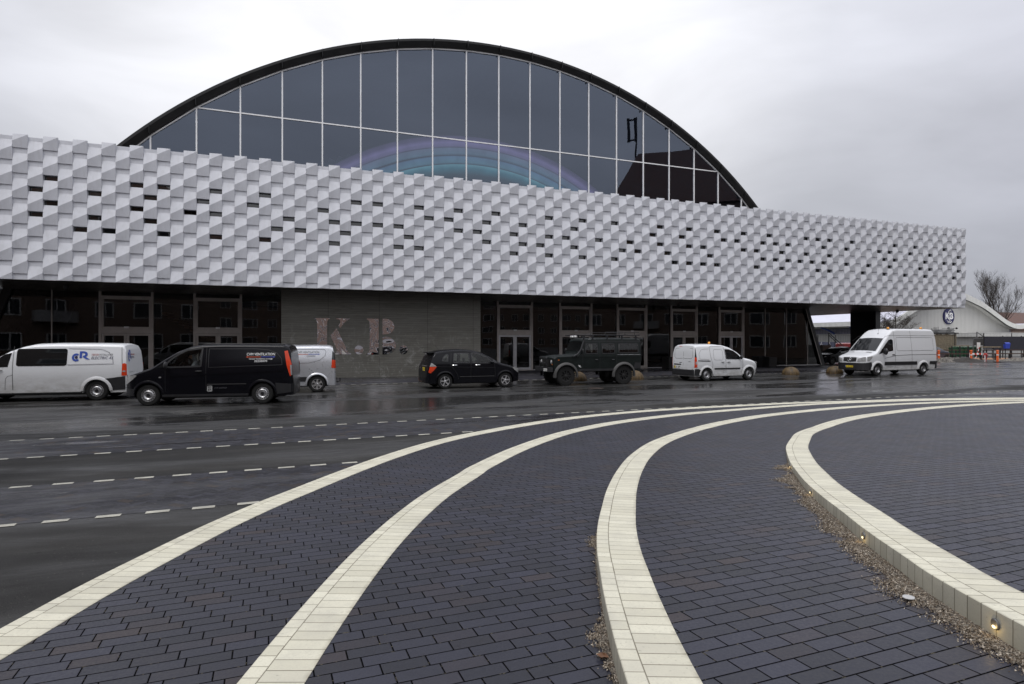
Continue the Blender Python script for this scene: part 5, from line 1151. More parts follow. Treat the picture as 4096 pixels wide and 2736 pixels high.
for sg in (-1, 1):
    v.fpatch('headlight', 'lamp_clear', sg*.50, sg*.90, .82, 1.12, .014, zf=lambda y: .98+.30*(abs(y)-.5), zb=lambda y: .80+.16*(abs(y)-.5)**.5*.3)
    v.fill('headlight', 'lamp_clear', [(.24, .86), (.34, .84), (.52, 1.0), (.60, 1.12), (.52, 1.13), (.24, 1.10)], .013, sides=(sg,))
    m = MB(); x0 = .90; m.grid([[(x, sg*y, v.T(x)+.048) for y in (.38, .74)] for x in (.80, .86)]); m.build('bonnet_vent', 'ink_black', v.root)
v.plate('front', 0, .53, 'CA 96 564', True, .52, .11); v.text('CVR 1830 7677', 1.98, .50, .075, 'ink_black', shear=.2)
v.fill('tail_light', 'lamp_red', [(5.74, .86), (5.82, .86), (5.80, 1.35), (5.73, 1.35)], .012, nx=4); v.fill('mud_flap', 'ink_black', [(5.08, .18), (5.16, .18), (5.16, .46), (5.08, .46)], -.04)
beacon(v, 2.45, -.45, 2.70, .075, .13); beacon(v, 5.15, -.45, 2.72, .075, .13)
m = MB(); m.tube([(2.0, -.2, 2.50), (2.03, -.2, 2.76)], .006, 5); m.lathe([(0, .06), (.03, .03), (.035, 0)], 10, lambda p: (p[0]+1.98, p[1]-.2, p[2]+2.42)); m.build('aerial', 'ink_black', v.root)

# --- dark estate behind the tall van, red van and far car
v = Car('estate_car', 'black estate car side on, between the slanted frame and the tall white van', 'car', 4.7, .88, 1.50, [(0, .5), (.06, .68), (.4, .84), (1.15, .96), (1.9, 1.36), (2.3, 1.46), (3.0, 1.50), (4.1, 1.44), (4.5, 1.2), (4.65, .9), (4.7, .45)], (.9, 3.6), .31, .95, 'black_paint', tumble=.22, bot=.22, loc=(27.75, 52.0), th=radians(19), front='left', near=0, nose=.7)
v.body(); v.wheel('alloy10', .19); v.windscreen(1.2, 1.9)
for w in ([(1.55, .99), (2.45, 1.0), (2.45, 1.36), (2.1, 1.34)], [(2.55, 1.0), (3.35, 1.0), (3.35, 1.38), (2.55, 1.38)], [(3.45, 1.02), (4.2, 1.1), (4.0, 1.33), (3.45, 1.38)]): v.fill('side_window', 'dark_glass', w, .01)
v.fill('headlight', 'lamp_clear', [(.1, .62), (.3, .70), (.2, .74)], .01, nx=4); v.mirror(1.6, 1.0, .15, .1)
v = Car('delivery_van', 'dark red van seen from behind beside the black stair block', 'van', 4.2, .86, 1.85, [(0, .45), (.05, .75), (.9, 1.1), (1.6, 1.7), (2.1, 1.84), (3.9, 1.84), (4.05, 1.80), (4.15, 1.3), (4.2, .45)], (.85, 3.5), .31, 1.1, 'red_paint', loc=(35.2, 64.0), th=radians(-25), front='right', near=1, tail=.1, rc=.12)
v.body(); v.wheel('steel', .19); v.rpatch('rear_window', 'dark_glass', -.72, -.05, 1.12, 1.62, .02); v.rpatch('rear_window', 'dark_glass', .05, .72, 1.12, 1.62, .02); v.fill('tail_light', 'lamp_red', [(4.02, .7), (4.15, .7), (4.12, 1.2), (4.02, 1.2)], .01, nx=4); v.windscreen(.95, 1.6)
v.fill('side_window', 'dark_glass', [(1.5, 1.12), (2.3, 1.12), (2.3, 1.6), (1.9, 1.55)], .01); v.rpatch('rear_bumper', 'plastic_dark', -.8, .8, .4, .58, .03)
v = Car('parked_car', 'dark blue hatchback behind the fence, just right of the tall white van', 'car', 4.3, .87, 1.45, [(0, .5), (.06, .66), (.4, .82), (1.1, .95), (1.85, 1.32), (2.3, 1.43), (3.2, 1.42), (3.8, 1.30), (4.1, 1.0), (4.25, .9), (4.3, .45)], (.85, 3.5), .31, .93, 'blue_dark_paint', tumble=.22, bot=.22, loc=(49.2, 68.0), th=radians(20), front='right', near=0, nose=.7)
v.body(); v.wheel('alloy10', .19); v.windscreen(1.15, 1.8)
for w in ([(1.5, .97), (2.35, .97), (2.35, 1.32), (2.0, 1.30)], [(2.45, .97), (3.2, .99), (3.2, 1.30), (2.45, 1.32)]): v.fill('side_window', 'pane_glass', w, .01)
v.fill('tail_light', 'lamp_red', [(4.0, .75), (4.2, .72), (4.2, .9), (4.05, .95)], .01, nx=4)
# ---------------------------------------------------------------- domes and pots
DL = ['weathered metal dome bollard between the front and rear wheels of the off-roader', 'weathered metal dome bollard behind the rear of the off-roader', 'weathered rusty dome bollard standing alone right of the small white van', 'weathered rusty dome bollard touching the front corner of the tall white van']
for (x, y), lb in zip(((3.27, 30.1), (6.38, 31.35), (16.6, 35.75), (19.95, 37.1)), DL):
    m = MB(); R_ = .49; m.lathe([(R_, 0), (R_*1.0, .05)]+[(R_*cos(radians(a)), .05+.43*sin(radians(a))) for a in range(6, 90, 7)]+[(0, .48)], 32)
    o_ = m.build('dome_bollard', 'weathered_dome', smooth=True); o_.location = (x, y, 0); tag(o_, lb, 'bollard', 'dome bollards along the forecourt edge')
def pot(x, y, w, h, flare, lb, rot=TH):
    e_ = empty('planter', (x, y, .004), rot); tag(e_, lb, 'planter', 'black planters before the glass')
    m = MB(); a, b = w*flare, w; t_ = .03
    prof = [(a, 0), (b, h), (b-t_, h), (b-t_-.01, h-.06)]; rows = [[(sx*r, sy*r, z) for sx, sy in ((-1, -1), (1, -1), (1, 1), (-1, 1))] for r, z in prof]; m.grid(rows, close=True); m.build('pot', 'black_metal', e_)
    m = MB(); m.poly([(-b+.04, -b+.04, h-.05), (b-.04, -b+.04, h-.05), (b-.04, b-.04, h-.05), (-b+.04, b-.04, h-.05)]); m.build('potting_soil', 'soil', e_)
def gp(x, y): q = 2400*1.95/(y-1368); return ((x-2048)/2400*q, q)
pot(*gp(2681, 1477), .42, .88, 1.0, 'square black planter left of the small white van, before the glass')
pot(*gp(3037, 1469), .40, .85, .72, 'tapered black planter just right of the small white van')
pot(*gp(3078, 1470), .36, .80, 1.0, 'square black planter, right one of the pair by the glass')

# ---------------------------------------------------------------- white clubhouse with curved roof
HP = Vector((65.4, 90.0))
CLUB = empty('clubhouse', (HP.x, HP.y, 0), TH); tag(CLUB, 'white corrugated clubhouse with a wave shaped roof and round blue emblem', 'building')
prof = [(0, 9.45), (2.4, 9.2), (4.5, 8.6), (6.6, 7.9), (9.1, 6.75), (11.7, 5.5), (13.2, 4.98), (14.6, 4.72), (15.8, 4.70), (16.8, 4.86)]
prof = [(-u, z) for u, z in prof[:0:-1]]+prof; cu_ = catmull([(a, b) for a, b in prof], 4)
m = MB(); n = [(p.x, p.y) for p in cu_]; th_ = lambda u: .95-.30*min(1, abs(u)/17)
rows = [[(u, -1.0, z-th_(u)), (u, -1.0, z), (u, 45, z), (u, 45, z-th_(u)+.25), (u, -1.0+.3, z-th_(u))] for u, z in n]; m.grid(rows); m.poly([r for r in rows[0][:4]]); m.poly([r for r in rows[-1][:4]][::-1])
# gable wall
roof = m.build('wave_roof', 'eave_white', CLUB, True, 50)
m = MB(); r2 = [(u, z-th_(u)+.05) for u, z in n if abs(u) <= 14.5]; m.poly([(-14.5, 0, 0), (14.5, 0, 0)]+[(u, 0, z) for u, z in r2[::-1]]); m.build('gable_wall', 'corrugated_white', CLUB)
for u in (-13.6, 14.5):
    m = MB(); m.box(0, 45, -.1, .1, 0, 3.15, T=lambda p: p); o_ = m.build('side_wall', 'corrugated_white', CLUB); o_.location = (u, 0, 0); o_.rotation_euler = (0, 0, pi/2)
    m = MB(); m.box(0, 45, -.14, .14, 3.15, 3.95); o_ = m.build('side_fascia', 'corrugated_dark', CLUB); o_.location = (u, 0, 0); o_.rotation_euler = (0, 0, pi/2)
m = MB(); 
for k in range(9): y = 3+5*k; m.tube([(-13.6, y, 3.2), (-14.9, y, 3.75), (-16.4, y, 4.15)], .14, 6)
m.build('eave_brackets', 'ink_blue', CLUB)
# roof cladding top sheet, lilac grey
m = MB(); m.grid([[(u, -.8, z+.02), (u, 45, z+.02)] for u, z in n if u < 16.9]); m.build('roof_sheeting', 'roof_sheet', CLUB, True)
# emblem
EM = empty('wall_emblem', (0, -.0, 0)); EM.parent = CLUB; EM.location = (.0, -.16, 5.80)
m = MB(); m.lathe([(1.2, .14), (1.2, 0), (0, 0)], 40, lambda p: (p[0], p[2], p[1])); m.build('disc', 'emblem_blue', EM)
m = MB(); f = lambda a, b: (a, -.03, b)
rows = [[f(r*cos(2*pi*k/40), r*sin(2*pi*k/40)) for r in (1.08, 1.13)] for k in range(41)]; m.grid(rows); m.build('ring', 'ink_navy', EM)
m = MB(); add_text(m, 'K', 1.35, lambda a, b: (a-.46, -.04, b), bold=.035); add_text(m, 'B', 1.35, lambda a, b: (a+.46, -.045, b), bold=.035); m.build('emblem_letters', 'ink_white', EM)
m = MB()
m.tube([(.35, -.05, .72), (.2, -.05, .95), (.0, -.05, .85), (-.2, -.05, .62), (.0, -.05, .4), (.05, -.05, .0), (.0, -.05, -.5), (-.1, -.05, -.8), (.2, -.05, -.95), (.45, -.05, -.78), (.25, -.05, -.62)], .055, 6); m.tube([(-.5, -.05, -.65), (-.3, -.05, -.9), (.0, -.05, -.85)], .05, 6); m.build('emblem_scroll', 'ink_white', EM, True)
m = MB(); m.box(-.52, .52, -.10, -.07, -.17, .17); m.build('number_plate', 'ink_white', EM); m = MB(); add_text(m, '1876', .42, lambda a, b: (a, -.11, b), bold=.012); m.build('emblem_number', 'emblem_blue', EM)
for u in (-.85, .95):
    m = MB(); m.tube([(u-.55, -.05, 3.95), (u-.5, -.5, 3.98), (u, -.6, 3.98)], .03, 5); m.lathe([(.05, .3), (.13, .1), (.15, 0), (0, -.03)], 10, lambda p: (u+.0+p[2], -.6+p[0], 4.0+p[1])); m.build('flood_lamp', 'black_metal', CLUB)

def at(x, y, Z): return ((x-2048)/2400*Z, Z, 1.95+(1368-y)/2400*Z)
# flat-roofed annexe on the right
x0, Z0 = at(3925, 0, 84)[0], 84
m = MB(); m.box(0, 40, 0, 6, 0, 2.7); an = empty('annexe', (x0, Z0, 0), TH*.6); tag(an, 'low white flat roofed annexe right of the clubhouse, behind the dark screen', 'building'); m.build('wall', 'corrugated_white', an)
m = MB(); m.box(-.6, 40.5, -.9, 6.5, 2.70, 3.25); m.build('flat_roof', 'eave_white', an)

# house behind on the far right
def gable_house(name, lb, x, y, rot, L_, Wd, H, rh, wall, chim=None, nw=6, fl=2):
    e_ = empty(name, (x, y, 0), rot); tag(e_, lb, 'house')
    m = MB(); m.box(0, L_, 0, Wd, 0, H); m.build('wall', wall, e_)
    m = MB(); a = .4
    m.poly([(-a, -a, H-.1), (L_+a, -a, H-.1), (L_+a, Wd/2, H+rh), (-a, Wd/2, H+rh)]); m.poly([(-a, Wd+a, H-.1), (-a, Wd/2, H+rh), (L_+a, Wd/2, H+rh), (L_+a, Wd+a, H-.1)])
    m.poly([(0, 0, H), (0, Wd, H), (0, Wd/2, H+rh-.2)]); m.poly([(L_, 0, H), (L_, Wd/2, H+rh-.2), (L_, Wd, H)]); r_ = m.build('roof', 'roof_tile', e_)
    if chim:
        m = MB(); m.box(chim, chim+1.3, Wd/2-.5, Wd/2+.5, H+rh-.6, H+rh+1.3); m.box(chim-.1, chim+1.4, Wd/2-.6, Wd/2+.6, H+rh+1.3, H+rh+1.5); m.build('chimney', wall, r_)
    proto = None
    for f_ in range(fl):
        for i in range(nw):
            xx = L_*(i+.5)/nw; zz = 1.0+2.9*f_
            if proto is None:
                fr = MB(); wd_, hh = .8, .75
                for q in ((-wd_, wd_, -hh, -hh+.09), (-wd_, wd_, hh-.09, hh), (-wd_, -wd_+.09, -hh+.09, hh-.09), (wd_-.09, wd_, -hh+.09, hh-.09), (-.25, -.17, -hh+.09, hh-.09)): fr.box(q[0], q[1], -.06, .03, q[2], q[3])
                proto = fr.build('window', 'white_metal', e_); g_ = MB(); g_.poly([(-wd_+.05, -.02, -hh+.05), (wd_-.05, -.02, -hh+.05), (wd_-.05, -.02, hh-.05), (-wd_+.05, -.02, hh-.05)]); g_.build('window_pane', 'dark_glass', proto); o_ = proto
            else: o_ = copy_tree(proto, e_)
            o_.location = (xx, 0, zz+.75)
    return e_
gable_house('brick_house', 'brown brick house with a dark tiled roof and chimney at the right edge', 94, 118, TH, 30, 9, 4.6, 3.6, 'house_brick', 4.0, 8, 1)

# ---------------------------------------------------------------- bare trees
def bare_tree(name, lb, x, y, h, spread, seed, levels=5, trunk=.28, split=.30, up=.35, dens=1.0, grp=None, z=0):
    rd = random.Random(seed); e_ = empty(name, (x, y, z)); tag(e_, lb, 'tree', grp); T_ = MB(); B_ = MB()
    def branch(p, d, ln, r, lv):
        n = 4 if lv < 3 else 3; pts = [p]; rr_ = [r]; q = Vector(p); dd = Vector(d)
        for i in range(n):
            dd = (dd+Vector((rd.gauss(0, .16), rd.gauss(0, .16), rd.gauss(0, .10)+up*.16*(1 if lv else .2)))).normalized(); q = q+dd*ln/n; pts.append(q.copy()); rr_.append(r*(1-.55*(i+1)/n))
        (T_ if lv == 0 else B_).tube(pts, rr_, 7 if lv == 0 else (5 if lv < 3 else 3), caps=False)
        if lv >= levels: return
        k = int((7 if lv == 0 else 4.2)*dens+rd.random())
        for i in range(k):
            t_ = (split+(1-split)*(i+rd.random()*.8)/k) if lv == 0 else .25+.75*(i+rd.random())/k
            j = min(n-1, int(t_*n)); a = pts[j].lerp(pts[j+1], t_*n-j) if t_ < 1 else pts[-1]
            az = rd.uniform(0, 2*pi) if lv else 2*pi*(i*.382+rd.random()*.1); side = Vector((cos(az), sin(az), 0)); dr = (dd*.6+side*spread+Vector((0, 0, up))).normalized()
            branch(a, dr, ln*rd.uniform(.52, .72)*(1.0 if lv else .72+.25*(1-t_)), max(.008, r*.50*(1-.45*t_)), lv+1)
        branch(pts[-1], dd, ln*.55, rr_[-1]*.9, lv+1)
    branch(Vector((0, 0, -.1)), Vector((0, 0, 1)), h*.62, trunk, 0)
    T_.build('trunk', 'bark', e_, True, 80); B_.build('crown', 'bark', e_); return e_
g_ = 'bare trees behind the clubhouse'
X = at(4020, 0, 108); bare_tree('bare_tree', 'tall bare tree at the right edge rising over the wave shaped roof', X[0], 108, 12.2, .60, 11, 5, .30, .36, .60, 1.0, g_)
X = at(3950, 0, 122); bare_tree('bare_tree', 'smaller bare tree just left of the tallest one, behind the curved eave', X[0], 122, 9.6, 1.0, 5, 5, .28, .25, .3, .95, g_)
X = at(4085, 0, 128); bare_tree('bare_tree', 'bare tree beside the brick house chimney at the right edge', X[0], 128, 9.5, .9, 8, 4, .26, .3, .35, 1.0, g_)
X = at(3589, 0, 78); bare_tree('bare_tree', 'low rounded bare tree standing before the clubhouse, under the overhang', X[0], 78, 6.5, 1.15, 21, 5, .17, .25, .28, 1.0)

# ---------------------------------------------------------------- yard on the right
def ground_patch(name, mat, x0, x1, y0, y1, z, kind='structure', lb=None, bumps=0, seed=0):
    m = MB(); nx, ny = 40, 14; rows = []
    for j in range(ny+1):
        r = []
        for i in range(nx+1):
            x = x0+(x1-x0)*i/nx; y = y0+(y1-y0)*j/ny+(x-x0)*.0; ed = min(1, min(i, nx-i)/3, min(j, ny-j)/2)
            r.append((x, y, z+bumps*ed*max(0, .35+noise.noise(Vector((x*.35, y*.5, seed)))+.4*noise.noise(Vector((x*1.3, y*1.3, seed))))))
        rows.append(r)
    m.grid(rows); return tag(m.build(name, mat, smooth=True), lb, kind=kind)
ground_patch('sandy_path', 'sand', 36, 84, 66.5, 73, .02)
ground_patch('dug_up_ground', 'soil', 34, 84, 57.2, 66.4, .012)
def heap(mat, x, y, rx, ry, h, seed, lb, name):
    m = MB(); rows = []
    for j in range(13):
        r = []
        for i in range(33):
            a = 2*pi*i/32; t_ = j/12; k = 1+.22*noise.noise(Vector((cos(a)*1.5, sin(a)*1.5, seed))); q = max(0, cos(t_*pi/2))
            r.append((x+rx*t_*k*cos(a), y+ry*t_*k*sin(a), h*q**1.2*(1+.25*noise.noise(Vector((t_*4*cos(a), t_*4*sin(a), seed*3))))-.01))
        rows.append(r)
    m.grid(rows); tag(m.build(name, mat, smooth=True, angle=60), lb, 'heap')
t = NT('gravel_grey'); vv = t.n('ShaderNodeTexVoronoi'); t.l(t.pos(), vv.inputs['Vector']); vv.inputs['Scale'].default_value = 9; t.set(t.mix(t.white(vv.outputs['Color'])[0], (.03, .027, .024), (.26, .24, .21)), .9); t.bump(vv.outputs['Distance'], 1, .15); M['gravel_grey'] = t.m
heap('gravel_grey', 40.6, 58.2, 2.7, 1.3, .62, 1, 'grey gravel heap just right of the tall white van, behind the first orange post', 'gravel_heap')
heap('gravel_grey', 44.2, 60.5, 2.6, 1.2, .42, 4, 'lower grey gravel heap between the first two orange posts', 'gravel_heap')
heap('soil', 43.8, 57.8, 1.9, 1.0, .46, 2, 'black soil heap left of the middle orange post', 'soil_heap')
heap('gravel_grey', 53.5, 62.0, 4.0, 1.2, .36, 6, 'long grey gravel heap right of the last orange post', 'gravel_heap')
PL = ['orange traffic post beside the rear of the tall white van', 'middle orange traffic post, left of the tube barrier', 'orange traffic post right of the tube barrier']
for px_, lb in zip((3755, 3884.5, 3990), PL):
    X = at(px_, 1449, 57.6); e_ = empty('traffic_post', (X[0], X[1], 0)); tag(e_, lb, 'traffic post', 'orange traffic posts at the yard edge')
    m = MB(); m.lathe([(.105, .06), (.095, .3), (.09, 1.02), (.115, 1.04), (.115, 1.14), (.07, 1.17), (0, 1.17)], 14); m.build('post', 'orange_plastic', e_, True, 40)
    m = MB(); m.lathe([(.098, .66), (.098, .76)], 14); m.build('reflective_band', 'ink_white', e_); m = MB(); m.lathe([(.30, 0), (.30, .05), (.11, .07)], 16); m.build('base', 'rubber', e_)
X = at(3302, 0, 56.5); e_ = empty('traffic_post', (X[0], X[1], 0)); tag(e_, 'orange traffic post behind the bonnet of the black estate car', 'traffic post', 'orange traffic posts at the yard edge'); m = MB(); m.lathe([(.13, .06), (.12, 1.02), (.14, 1.04), (.14, 1.14), (0, 1.17)], 14); m.build('post', 'orange_plastic', e_, True, 40); m = MB(); m.lathe([(.30, 0), (.30, .05), (.11, .07)], 16); m.build('base', 'rubber', e_)
# tube barrier, hydrant
a = at(3931, 1450, 57.5); b = at(3978, 1450, 58.3); e_ = empty('tube_barrier', (a[0], a[1], 0), atan2(b[1]-a[1], b[0]-a[0])); tag(e_, 'grey steel tube barrier in front of the red hydrant', 'barrier'); w_ = b[0]-a[0]
m = MB(); m.tube([(0, 0, 0), (0, 0, 1.12), (.06, 0, 1.24), (.16, 0, 1.27), (w_-.16, 0, 1.24), (w_-.06, 0, 1.2), (w_, 0, 1.08), (w_+.05, 0, 0)], .028, 7); m.tube([(0, 0, .9), (w_, 0, .88)], .022, 6); m.tube([(0, 0, .14), (w_, 0, .14)], .022, 6); m.build('frame', 'galvanised', e_, True)
X = at(3942, 1450, 59.5); e_ = empty('hydrant', (X[0], X[1], 0)); tag(e_, 'red hydrant standing behind the tube barrier', 'hydrant'); m = MB(); m.lathe([(.09, 0), (.09, .4), (.13, .42), (.13, .62), (.17, .64), (.17, .72), (.14, .8), (.06, .86), (0, .87)], 14); m.build('body', 'hydrant_red', e_, True, 50); m = MB(); m.tube([(-.22, 0, .6), (.22, 0, .6)], .07, 8); m.build('outlet', 'hydrant_red', e_)
# striped board barriers
for (xa, xb, yy, lb) in ((3880, 3930, 1416, 'red and white striped barrier board between two orange posts'),):
    a, b = at(xa, 0, 58.5), at(xb, 0, 58.9); m = MB(); n_ = 7
    for i in range(n_):
        t0, t1 = i/n_, (i+1)/n_; m.box(a[0]+(b[0]-a[0])*t0, a[0]+(b[0]-a[0])*t1, 58.5, 58.53, .70, .88, mi=i % 2)
    for q in (a[0]+.03, b[0]-.03): m.box(q-.03, q+.03, 58.54, 58.58, 0, .9, mi=1)
    tag(m.build('striped_board', ['tape_red', 'ink_white']), lb, 'barrier')
a = at(3898, 1446, 58.2); m = MB(); P0 = Vector((a[0], 58.2, 0)); P1 = Vector((a[0]+.55, 58.3, 1.45))
for i in range(8): m.tube([P0.lerp(P1, i/8), P0.lerp(P1, (i+1)/8)], .028, 6, mi=i % 2)
tag(m.build('striped_pole', ['ink_white', 'tape_red']), 'leaning red and white striped pole right of the middle orange post', 'pole')
# rusty rails along the path
def rail(name, lb, xa, xb, ya, Z, z0, h, mat='rust', posts=6):
    e_ = empty(name, (at(xa, 0, Z)[0], Z, 0), radians(6)); tag(e_, lb, 'rail'); L_ = (at(xb, 0, Z)[0]-at(xa, 0, Z)[0]); m = MB(); m.box(0, L_, -.05, .05, z0, z0+h*.7); m.build('beam', mat, e_)
    for i in range(posts): m = MB(); q = L_*i/(posts-1); m.box(q-.05 if i else 0, q+.05, .06, .16, 0, z0+.02); m.build('post', 'black_metal', e_)
rail('low_rail', 'long low rusty rail nearest the dug up ground', 3700, 4200, 1411, 64.5, .62, .16, posts=9)
rail('low_rail', 'second long rusty rail beyond the sandy path', 3715, 4200, 1400, 70.5, .95, .12, posts=9)
rail('timber_beam', 'brown timber beam on short posts before the green bins', 3810, 3882, 1382, 69.5, 1.45, .14, 'timber', 3)
rail('timber_beam', 'long brown timber beam left of the blue bin', 3922, 4012, 1386, 69.0, 1.32, .16, 'timber', 4)
# wire fences
def wire_fence(lb, pts, h, step, mat='black_metal', mesh=True, topwire=True):
    (xa, Za), (xb, Zb) = pts; A = Vector((at(xa, 0, Za)[0], Za)); Bq = Vector((at(xb, 0, Zb)[0], Zb)); L_ = (Bq-A).length; e_ = empty('wire_fence', (A.x, A.y, 0), atan2(Bq.y-A.y, Bq.x-A.x)); tag(e_, lb, 'fence')
    n_ = int(L_/step)
    for i in range(n_+1): m = MB(); m.tube([(i*step, 0, 0), (i*step, 0, h)], .05, 6); m.build('post', mat, e_)
    m = MB()
    for z in [h*.98, h*.5, .1]: m.tube([(0, 0, z), (L_, 0, z)], .012, 4)
    k = 0
    while k*.24 < L_: m.tube([(k*.24, 0, .1), (k*.24, 0, h*.98)], .006, 3, caps=False); k += 1
    m.build('wire_mesh', mat, e_)
wire_fence('tall wire fence with dark posts before the clubhouse gable', ((3700, 74), (4180, 79)), 3.1, 4.7)
wire_fence('wire fence with short posts in front of the navy banner', ((3200, 69), (3520, 71)), 2.75, 2.3)
# diagonal brace stair rails
m = MB(); a, b = at(3907, 1328, 74.5), at(3968, 1369, 74.5); m.tube([a, b], .055, 6); m.tube([b, (b[0], b[1], 0)], .05, 6); m.tube([a, (a[0], a[1], 0)], .07, 6); tag(m.build('diagonal_brace', 'galvanised'), 'slanting steel brace running down to the dark screen', 'brace')
m = MB(); a, b, c_ = at(3315, 1331, 62), at(3374, 1385, 62), at(3315, 1340, 62); m.tube([a, b], .05, 6); m.tube([c_, at(3368, 1391, 62)], .04, 6); m.tube([a, (a[0], a[1], 0)], .05, 6); q = at(3340, 1354, 62); m.tube([q, (q[0], q[1], 0)], .04, 6); tag(m.build('stair_handrail', 'black_metal'), 'sloping dark stair handrail in front of the navy banner', 'handrail')
# dark screen on the right
a = at(3938, 0, 72.5); e_ = empty('screen_fence', (a[0], a[1], 0), radians(8)); tag(e_, 'dark navy windbreak screen fence at the right edge behind the blue bin', 'fence'); m = MB(); m.box(0, 20, 0, .04, .9, 2.62); m.build('screen_cloth', 'screen_navy', e_)
for i in range(8): m = MB(); m.tube([(i*2.6, .08, 0), (i*2.6, .08, 2.7)], .05, 6); m.build('post', 'black_metal', e_)
# navy banner
a = at(3215, 0, 72); e_ = empty('banner_fence', (a[0], a[1], 0), radians(7)); tag(e_, 'navy banner fence with white zigzag lines and large white letters', 'banner'); m = MB(); m.box(0, 9.4, 0, .05, .3, 1.95); m.build('banner_cloth', 'banner_navy', e_)
m = MB()
for i in range(5): x = .7+1.05*i; m.tube([(x, -.03, .5), (x+.52, -.03, 1.9), (x+1.05, -.03, .5)], .028, 4)
m.build('zigzag_lines', 'ink_white', e_); m = MB(); add_text(m, 'Nyt', .95, lambda p, q: (5.05+p, -.03, 1.05+q), bold=.03); m.build('lettering', 'ink_white', e_)
# brown box container
a = at(3291, 0, 60); e_ = empty('steel_box', (a[0], a[1], 0), radians(10)); tag(e_, 'rust brown steel box behind the black estate car', 'box'); m = MB(); m.box(0, .92, 0, .9, 0, 1.58); m.build('case', 'rust', e_); m = MB(); m.box(-.03, .95, -.03, .93, 1.58, 1.64); m.build('lid', 'rust', e_)
# timber shed with pipes on top
a = at(3728, 0, 76); e_ = empty('timber_shed', (a[0], a[1], 0), radians(10)); tag(e_, 'timber slat shed stacked with metal frames on top, right of the tall white van', 'shed')
m = MB(); rd = random.Random(2)
for i in range(26): m.box(i*.14, i*.14+.11, 0, .04, .1, 2.95+rd.uniform(-.06, .06))
m.box(0, 3.64, .05, 2.2, 0, 2.85); m.build('slat_wall', 'timber', e_); m = MB(); m.box(-.1, 3.8, -.15, 2.4, 3.0, 3.14); m.build('flat_roof', 'plastic_dark', e_)
sp_ = empty('stacked_frames', (a[0], a[1], 3.14), radians(10)); tag(sp_, 'tangle of grey metal frames stacked on the timber shed roof', 'metal frames')
for grp_x in (.1, 2.4):
    for k in range(6): m = MB(); x = grp_x+.2*k; m.tube([(x, .2, 0), (x+rd.uniform(-.03, .03), .2, rd.uniform(.4, .7)), (x+.12, .3, rd.uniform(.45, .75))], .035, 5); m.build('frame_leg', 'galvanised', sp_)
m = MB(); [m.tube([(rd.uniform(0, .6), rd.uniform(0, 1), .04+.06*k), (rd.uniform(3, 3.7), rd.uniform(0, 1), .04+.06*k)], .03, 5) for k in range(7)]; m.build('pipe_stack', 'galvanised', sp_)
# green bins, white open-topped crate fence, information board
for i, px_ in enumerate((3822, 3844, 3868, 3892, 3914)):
    a = at(px_, 0, 75.0); e_ = empty('wheeled_bin', (a[0], a[1], 0), radians(8)); tag(e_, 'green wheeled bin, '+['leftmost', 'second from left', 'middle', 'second from right', 'rightmost'][i]+' of the row before the clubhouse', 'bin', 'green wheeled bins')
    m = MB(); b_ = [(-.32, 0, .1), (.32, 0, .1), (.32, .6, .1), (-.32, .6, .1)]; t_ = [(-.36, -.05, 1.25), (.36, -.05, 1.25), (.36, .65, 1.25), (-.36, .65, 1.25)]; m.grid([b_, t_], close=True); m.poly(b_[::-1]); m.build('tub', 'dumpster_green', e_)
    m = MB(); m.grid([[(-.38, -.08, 1.25), (.38, -.08, 1.25)], [(-.38, -.08, 1.30), (.38, -.08, 1.30)], [(-.38, .3, 1.40), (.38, .3, 1.40)], [(-.38, .68, 1.36), (.38, .68, 1.36)]]); m.build('lid', 'dumpster_green', e_)
a = at(3893, 0, 73.6); e_ = empty('notice_board', (a[0], a[1], 0), radians(6)); tag(e_, 'grey framed notice board on two posts before the green bins', 'notice board'); m = MB(); [m.box(x, x+.08, 0, .08, 0, 2.45) for x in (0, 1.35)]; m.box(.08, 1.35, 0, .08, 2.35, 2.45); m.build('frame', 'galvanised', e_); m = MB(); m.box(.08, 1.35, .02, .05, 1.55, 2.35); m.build('panel', 'plastic_grey', e_); m = MB(); m.box(.5, .95, -.01, .018, 1.15, 1.9); m.build('paper', 'ink_white', e_)
a = at(4026, 0, 62.5); e_ = empty('litter_bin', (a[0], a[1], 0)); tag(e_, 'blue litter bin on a thin post near the right edge', 'bin')
m = MB(); m.box(-.03, .03, .12, .18, 0, 1.4); m.build('post', 'black_metal', e_); m = MB(); b_ = [(-.2, -.15, 1.28), (.2, -.15, 1.28), (.2, .12, 1.28), (-.2, .12, 1.28)]; t_ = [(-.25, -.18, 1.72), (.25, -.18, 1.72), (.25, .12, 1.72), (-.25, .12, 1.72)]; m.grid([b_, t_], close=True); m.poly(b_[::-1]); m.build('tub', 'bin_blue', e_)
m = MB(); m.grid([[(-.26, -.19, 1.72), (.26, -.19, 1.72)], [(-.26, -.17, 1.84), (.26, -.17, 1.84)], [(-.24, 0, 1.90), (.24, 0, 1.90)], [(-.26, .13, 1.82), (.26, .13, 1.82)]]); m.build('hood', 'bin_blue', e_)

